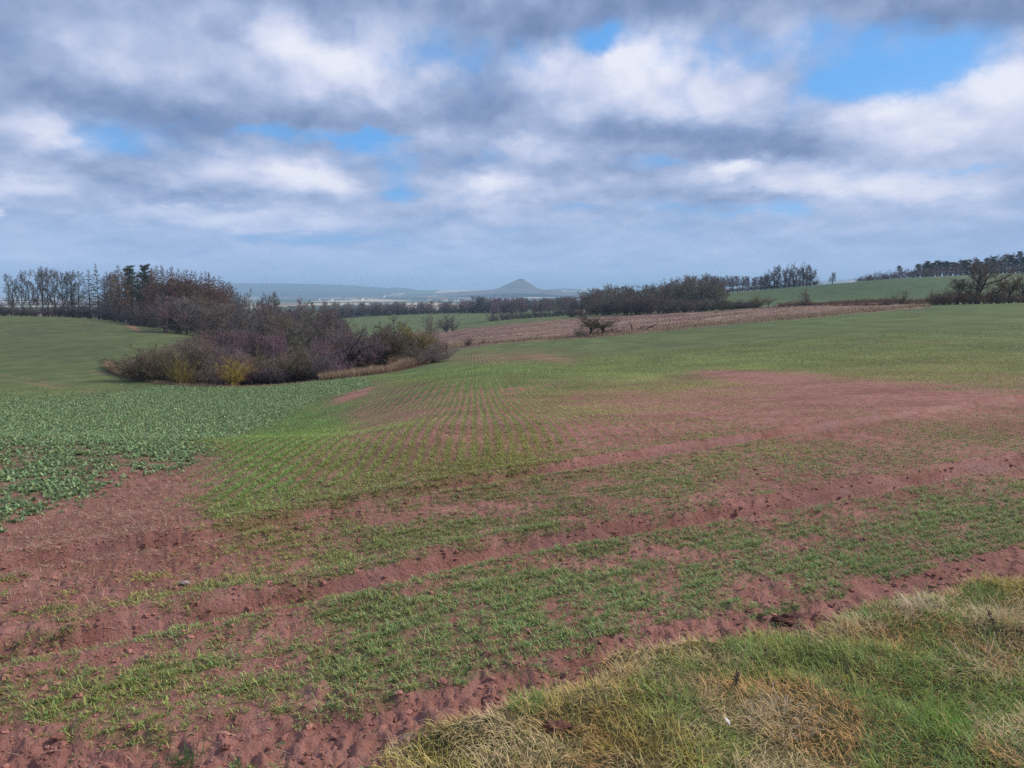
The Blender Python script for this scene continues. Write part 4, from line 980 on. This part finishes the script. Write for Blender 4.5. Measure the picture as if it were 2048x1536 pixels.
for i in range(52):
    px = 1178 + i*6.4 + rt.uniform(-4, 4); Yb = np.interp(px, [1178, 1320, 1500], [330, 285, 262]) + rt.uniform(-4, 14)
    tp = np.interp(px, [1178, 1250, 1300, 1380, 1450, 1510], [590, 586, 588, 594, 597, 598]) + rt.uniform(-5, 6)
    place('bush', px, Yb, tp, 'dark bush of the belt before the right-hand wood, ' + seg(px, [(1260,'behind the lone apple trees'),(1380,'in its middle stretch'),(1999,'at its thin right end')]), group=G, crown=rt.choice([DGREY, (.075, .065, .05), (.085, .06, .065)]), wide=rt.uniform(8, 11))
# --- oaks on the skyline
for px, tp, w, lab in [(1538,537,13,'leftmost and lowest oak of the skyline clump'),(1553,529,12,'second oak from the left in the skyline clump'),(1568,526,14,'large spreading oak left of the middle of the skyline clump'),
                       (1587,523,15,'tallest oak in the middle of the skyline clump'),(1605,523,13,'oak directly right of the tallest one in the skyline clump'),(1618,531,12,'rightmost oak of the skyline clump with a rounded side')]:
    place('oak', px, rt.uniform(492, 500), tp, lab, crown=(.085, .068, .062), trunk=(.06, .05, .045), wide=w)
place('bush', 1628, 495, 552, 'low bush at the right foot of the skyline oaks', crown=BROWN, wide=8)
place('oak', 1663, 495, 544, 'small lone bare tree on the skyline right of the oak clump', crown=(.12, .085, .08), wide=7)
for px, tp, w in [(1530,548,12),(1546,534,13),(1577,528,14),(1597,526,14),(1612,528,12)]:
    place('oak', px, rt.uniform(505, 512), tp, 'bare oak in the back row of the skyline clump, half hidden by the front oaks', group='oaks in the back row of the skyline clump', crown=(.11, .088, .08), trunk=(.06, .05, .045), wide=w)
brush_mass('brush', [(1395 + i*5.5, rt.uniform(500, 506), None, rt.uniform(6, 9), rt.uniform(2, 4.5)) for i in range(44)], (.15, .11, .095), 'low brown brush under the birch row and the skyline oaks', 'brush')
# --- hedge line on the right
for px, Yb, tp, w, k, c, lab in [
  (1512,250,588,6.5,'bush',OCH,'yellowish small tree left of the dark rounded bush in the right hedge'),
  (1508,246,592,7,'bush',(.07,.06,.05),'dark rounded bush in the right hedge below the skyline oaks'),
  (1535,243,588,5,'fruit',(.15,.10,.06),'upright tan bush beside the dark rounded bush of the right hedge'),
  (1611,222,576,7.5,'bush',(.105,.078,.068),'round grey-brown bush standing free before the green slope'),
  (1770,186,590,4.5,'bush',(.12,.07,.065),'low reddish bush, left of two joined bushes'),
  (1802,184,577,5.5,'bush',(.085,.06,.05),'taller dark bush, right of two joined bushes'),
  (1868,170,580,4.5,'bush',(.12,.065,.07),'purplish-brown bush left of the big bare tree at right'),
  (1885,168,574,6,'bush',(.115,.065,.075),'dense purple-brown bush left of the big bare tree at right'),
  (1912,170,556,5.5,'ash',(.10,.08,.072),'slim bare tree leaning at the left of the big bare tree'),
  (1950,168,513,15.5,'oak',(.105,.085,.068),'big spreading bare tree at the right, its limbs forking low'),
  (1935,172,560,6,'bush',(.10,.075,.07),'grey bush behind the left of the big bare tree'),
  (1988,168,560,5.5,'bush',(.19,.115,.05),'bush with orange-brown leaves right of the big bare tree'),
  (2012,166,545,6.5,'fruit',(.14,.09,.055),'brown leafy small tree near the right edge'),
  (2040,166,538,8,'oak',(.11,.085,.06),'bare tree at the right edge behind the orange bushes'),
  (2048,162,572,5,'bush',(.17,.09,.06),'rust-brown bush at the right edge of the view'),
  (2100,166,530,8,'oak',(.10,.08,.06),'bare tree just past the right edge of the view')]:
    place(k, px, Yb, tp, lab, crown=c, wide=w, jit=.05, trunk=(.07, .058, .045) if k != 'bush' else None)
G = 'undergrowth below the big bare tree'
for i in range(22):
    place('bush', 1855 + i*13.5, rt.uniform(160, 170), 0, 'low brown undergrowth below the big bare tree at the right', group=G, crown=(.12, .08, .062), wide=rt.uniform(3.5, 5), hgt=rt.uniform(2.0, 4.0))
G = 'brown scrub on the hedge bank'
for i in range(30):
    px = 1555 + i*10.5; place('bush', px, np.interp(px, [1555, 1850], [232, 176]), 0, 'low brown scrub bush on the bank between the two green fields', group=G, crown=(.13, .085, .062), wide=rt.uniform(3.5, 5.5), hgt=rt.uniform(.9, 1.6))
# --- pine wood on the right skyline
brush_mass('brush', [(1712 + i*5.6 + rt.uniform(-3, 3), rt.uniform(520, 532), np.interp(1712 + i*5.6, [1715, 1745, 1800, 1900, 2048], [552, 546, 538, 529, 526]) + rt.uniform(-3, 4), rt.uniform(8, 12), None) for i in range(78)], (.21, .155, .14), 'bare grey brush along the edge of the pine wood on the skyline', 'brush')
G = 'pines on the right skyline'
for i in range(38):
    px = 1826 + i*7.1 + rt.uniform(-3, 3); tp = np.interp(px, [1826, 1850, 1890, 1960, 2010, 2100], [530, 525, 519, 513, 507, 500]) + rt.uniform(-4, 14)
    place('pine', px, rt.uniform(528, 545), tp, 'dark green pine of the right skyline wood, ' + seg(px, [(1900,'left of the big bare tree'),(1990,'above the big bare tree'),(2300,'near the right edge')]), group=G, crown=(.072, .080, .062), trunk=(.12, .08, .06), wide=rt.uniform(7, 10))
G = 'larches among the pines on the right skyline'
for px in (1915, 1942, 1990, 2004, 2020, 2035, 2060, 1975):
    place('larch', px, 535, np.interp(px, [1900, 2060], [518, 500]), 'bare larch among the dark pines on the right skyline', group=G, crown=LAR, wide=8)
for px, tp, lab in [(1796, 531, 'small lone pine poking above the brush at the left end of the pine wood'), (1833, 527, 'first full pine at the left end of the pine wood')]:
    place('pine', px, 530, tp, lab, crown=(.072, .080, .062), trunk=(.12, .08, .06), wide=7)

# ------------------------------------------------------------------ dead wood, stump, stalks, stone
def dead(name, pts3, rads, label, cat, color, kids=()):
    B = MB(); B.tube([Vector(p) for p in pts3], rads, 6)
    for kp, kr in kids: B.tube([Vector(p) for p in kp], kr, 4)
    o = new_obj(name, B.mesh(name), None, M_bark); o.color = (*color, 1); return tag(o, label, cat)
def gp(px, Y, dz=0):
    x = (px - W0/2)/F*Y*math.cos(PITCH); return (x, Y, float(ground_base(np.array([x]), np.array([Y]))[0]) + dz)
dead('dead_snag', [gp(1266,143,-.2), gp(1265,143,1.2), gp(1261,143,1.9)], [.14,.10,.04], 'short broken snag right of the lone apple trees', 'dead tree', (.06,.045,.04), [([gp(1265,143,1.1), gp(1258,143,1.7), gp(1254,143,1.8)],[.06,.04,.02]), ([gp(1265,143,.9), gp(1270,143,1.3), gp(1271,143,1.7)],[.05,.03,.02])])
dead('fallen_branch', [gp(1276,144,.1), gp(1283,144,.5), gp(1290,144,1.0)], [.16,.12,.05], 'forked grey branch lying at the field edge, nearest the snag', 'branch', (.07,.05,.045), [([gp(1283,144,.5), gp(1292,144,.35)],[.07,.03])])
dead('fallen_branch', [gp(1290,144,.15), gp(1303,145,.6), gp(1316,145,1.05)], [.18,.14,.06], 'longer fallen limb rising to the right at the field edge', 'branch', (.07,.05,.045), [([gp(1298,144,.4), gp(1306,144,1.0)],[.07,.03]), ([gp(1303,145,.6), gp(1312,145,.4)],[.07,.03])])
dead('tree_stump', [gp(892,118,-.2), gp(891,118,1.0), gp(892,118,1.9)], [.14,.11,.08], 'upright dead stump at the right tip of the hedge', 'stump', (.05,.04,.035), [([gp(891,118,1.0), gp(895,118,1.5)],[.05,.02])])
def stalk(px, py, h, lab, lean):
    c = unproj(px, py); z = float(ground_z(c[0], c[1])[0][0]); base = Vector((c[0], c[1], z - .03))
    B = MB(); S = [base + Vector((lean[0]*k*k, lean[1]*k*k, h*k)) for k in (0, .2, .4, .6, .8, 1.0)]; B.tube(S, [.0032, .003, .0028, .0024, .002, .0012], 5)
    root = bpy.data.objects.new('dock_plant', None); C.objects.link(root); root.location = base
    off = lambda mb: np.array(mb.v) - np.array(base)
    m1 = np_mesh('dock_stem', off(B), np.array(B.f), True); o = new_obj('stem', m1, root, M_bark); o.color = (.09, .055, .045, 1)
    S2 = MB(); random.seed(int(px))
    for i in range(70):
        f = random.uniform(.5, 1.0); k = f*5; j = min(int(k), 4); p = S[j].lerp(S[j + 1], k - j) + rv()*.016*(1.3 - f)
        e = rv().normalized()*.006; S2.tube([p - e, p, p + e], [.001, .0045, .001], 4)
    m2 = np_mesh('dock_seeds', off(S2), np.array(S2.f), False); o = new_obj('seed_head', m2, root, M_bark); o.color = (.16, .11, .085, 1)
    tag(root, lab, 'plant')
stalk(1995, 1312, .30, 'dry dark dock stalk with seed head standing in the verge at right', (-.10, .0))
stalk(1470, 1398, .14, 'short grey withered stalk in the middle of the verge', (.01, .0))
def stone(name, px, py, s, col, lab, cat, flat=.45):
    v, f = icos(3); rg = np.random.default_rng(int(px)); c = unproj(px, py); z = float(ground_z(c[0], c[1])[0][0])
    v = v*(1 + 1.1*(fbm(v[:, 0]*2 + 7, v[:, 1]*2 + v[:, 2]*1.7, int(px), 4, .65)[:, None] - .5))*np.array([s, s*.7, s*flat])
    o = new_obj(name, np_mesh(name, v, f, name == 'stone'), None, M_bark); o.location = (c[0], c[1], z + s*flat*.35); o.color = (*col, 1); tag(o, lab, cat)
stone('stone', 818, 1474, .055, (.30, .165, .15), 'flat pinkish stone lying at the lower edge of the field', 'stone', .3)
stone('stone', 370, 1172, .05, (.36, .27, .24), 'pale flat stone in the soil left of the wheel rut', 'stone', .3)
stone('molehill', 1112, 1482, .07, (.15, .07, .05), 'dark brown lump of earth in the verge grass', 'earth', .38)
stone('molehill', 1575, 1238, .11, (.11, .05, .038), 'dark earth mound between bare soil and verge grass', 'earth', .45)
fe = unproj(1458, 1500); fz = float(ground_z(fe[0], fe[1])[0][0])
v_, f_, c_ = ribbons(np.array([[0, 0, 0.0]]), np.array([2.2]), np.array([.05]), np.array([.016]), np.array([1.2]), 3, [.2, 1, .8, .1], np.array([[.8, .8, .78]]))
fo = new_obj('feather', np_mesh('feather', v_, f_, False, c_), None, lm); fo.location = (fe[0], fe[1], fz + .07)
tag(fo, 'small white feather caught in the verge grass at the bottom', 'feather')

# ------------------------------------------------------------------ far village and mast
wm, t, b = new_mat('render_wall'); b.inputs['Base Color'].default_value = (.8, .78, .74, 1)
rm, t, b = new_mat('roof_tile'); b.inputs['Base Color'].default_value = (.22, .11, .08, 1)
def box_roof(w, d, h, rh):
    v = [(-w,-d,-3),(w,-d,-3),(w,d,-3),(-w,d,-3),(-w,-d,h),(w,-d,h),(w,d,h),(-w,d,h),(-w,0,h+rh),(w,0,h+rh)]
    W_ = bpy.data.meshes.new('house_wall'); W_.from_pydata(v, [], [(0,1,5,4),(2,3,7,6),(1,2,6,9,5),(3,0,4,8,7)])
    o = .6; k = .15
    rv_ = [(-w-o,-d-o,h-.5),(w+o,-d-o,h-.5),(w+o,0,h+rh+k),(-w-o,0,h+rh+k),(-w-o,d+o,h-.5),(w+o,d+o,h-.5)]
    R_ = bpy.data.meshes.new('house_roof'); R_.from_pydata(rv_, [], [(0,1,2,3),(3,2,5,4)]); return W_, R_
Wm, Rm = box_roof(9, 6, 6.5, 4.5); Wm.materials.append(wm); Rm.materials.append(rm)
hs = []
for i in range(34):
    if i < 12: px, Yb = rt.uniform(966, 1030), rt.uniform(4300, 4700)
    elif i < 26: px, Yb = rt.uniform(590, 800), rt.uniform(4200, 5200)
    else: px, Yb = rt.uniform(860, 930), rt.uniform(3600, 4000)
    x = (px - W0/2)/F*Yb; z = float(ground_base(np.array([x]), np.array([Yb]))[0])
    r_ = bpy.data.objects.new('house', None); C.objects.link(r_); r_.location = (x, Yb, z); r_.rotation_euler = (0, 0, rt.uniform(-.6, .6)); k = rt.uniform(.8, 1.6); r_.scale = (k, k, k)
    new_obj('wall', Wm, r_); new_obj('roof', Rm, r_)
    lab = ['tiny white house of the village directly below the conical hill', 'tiny pale house of the town glimpsed behind the left wood', 'tiny pale house at the edge of the hazy plain left of the conical hill'][0 if i < 12 else 1 if i < 26 else 2]
    tag(r_, lab, 'house', ['houses below the conical hill', 'houses of the town behind the left wood', 'houses left of the conical hill'][0 if i < 12 else 1 if i < 26 else 2])
B = MB(); mp = P3(534, 572, 9500); x0, y0 = mp[0], 9500; z0 = float(ground_base(np.array([x0]), np.array([y0]))[0])
B.tube([Vector((0, 0, -5)), Vector((0, 0, 40)), Vector((0, 0, 75))], [7, 5, 3], 6); B.tube([Vector((0, 0, 42)), Vector((0, 0, 50))], [11, 11], 8)
mo = new_obj('radio_mast', B.mesh('radio_mast'), None, M_bark); mo.location = (x0, y0, z0); mo.color = (.3, .3, .3, 1); tag(mo, 'tiny mast on the crest of the distant blue ridge', 'mast')

# ------------------------------------------------------------------ haze
hv = bpy.data.meshes.new('haze'); X_, Y0_, Y1_, Z0_, Z1_ = 16000, -300, 26000, -175, 130
hv.from_pydata([(-X_,Y0_,Z0_),(X_,Y0_,Z0_),(X_,Y1_,Z0_),(-X_,Y1_,Z0_),(-X_,Y0_,Z1_),(X_,Y0_,Z1_),(X_,Y1_,Z1_),(-X_,Y1_,Z1_)], [], [(0,3,2,1),(4,5,6,7),(0,1,5,4),(1,2,6,5),(2,3,7,6),(3,0,4,7)])
ho = new_obj('haze', hv); tag(ho, 'pale blue haze filling the air over the valley', 'haze', kind='stuff')
ham = bpy.data.materials.new('haze_air'); ham.use_nodes = True; t = ham.node_tree; t.nodes.clear()
pv = nd(t, 'ShaderNodeVolumePrincipled'); pv.inputs['Color'].default_value = (.50, .74, 1.0, 1); pv.inputs['Density'].default_value = 1.5e-4; pv.inputs['Anisotropy'].default_value = 0.0
mo_ = nd(t, 'ShaderNodeOutputMaterial'); t.links.new(pv.outputs[0], mo_.inputs['Volume']); hv.materials.append(ham)
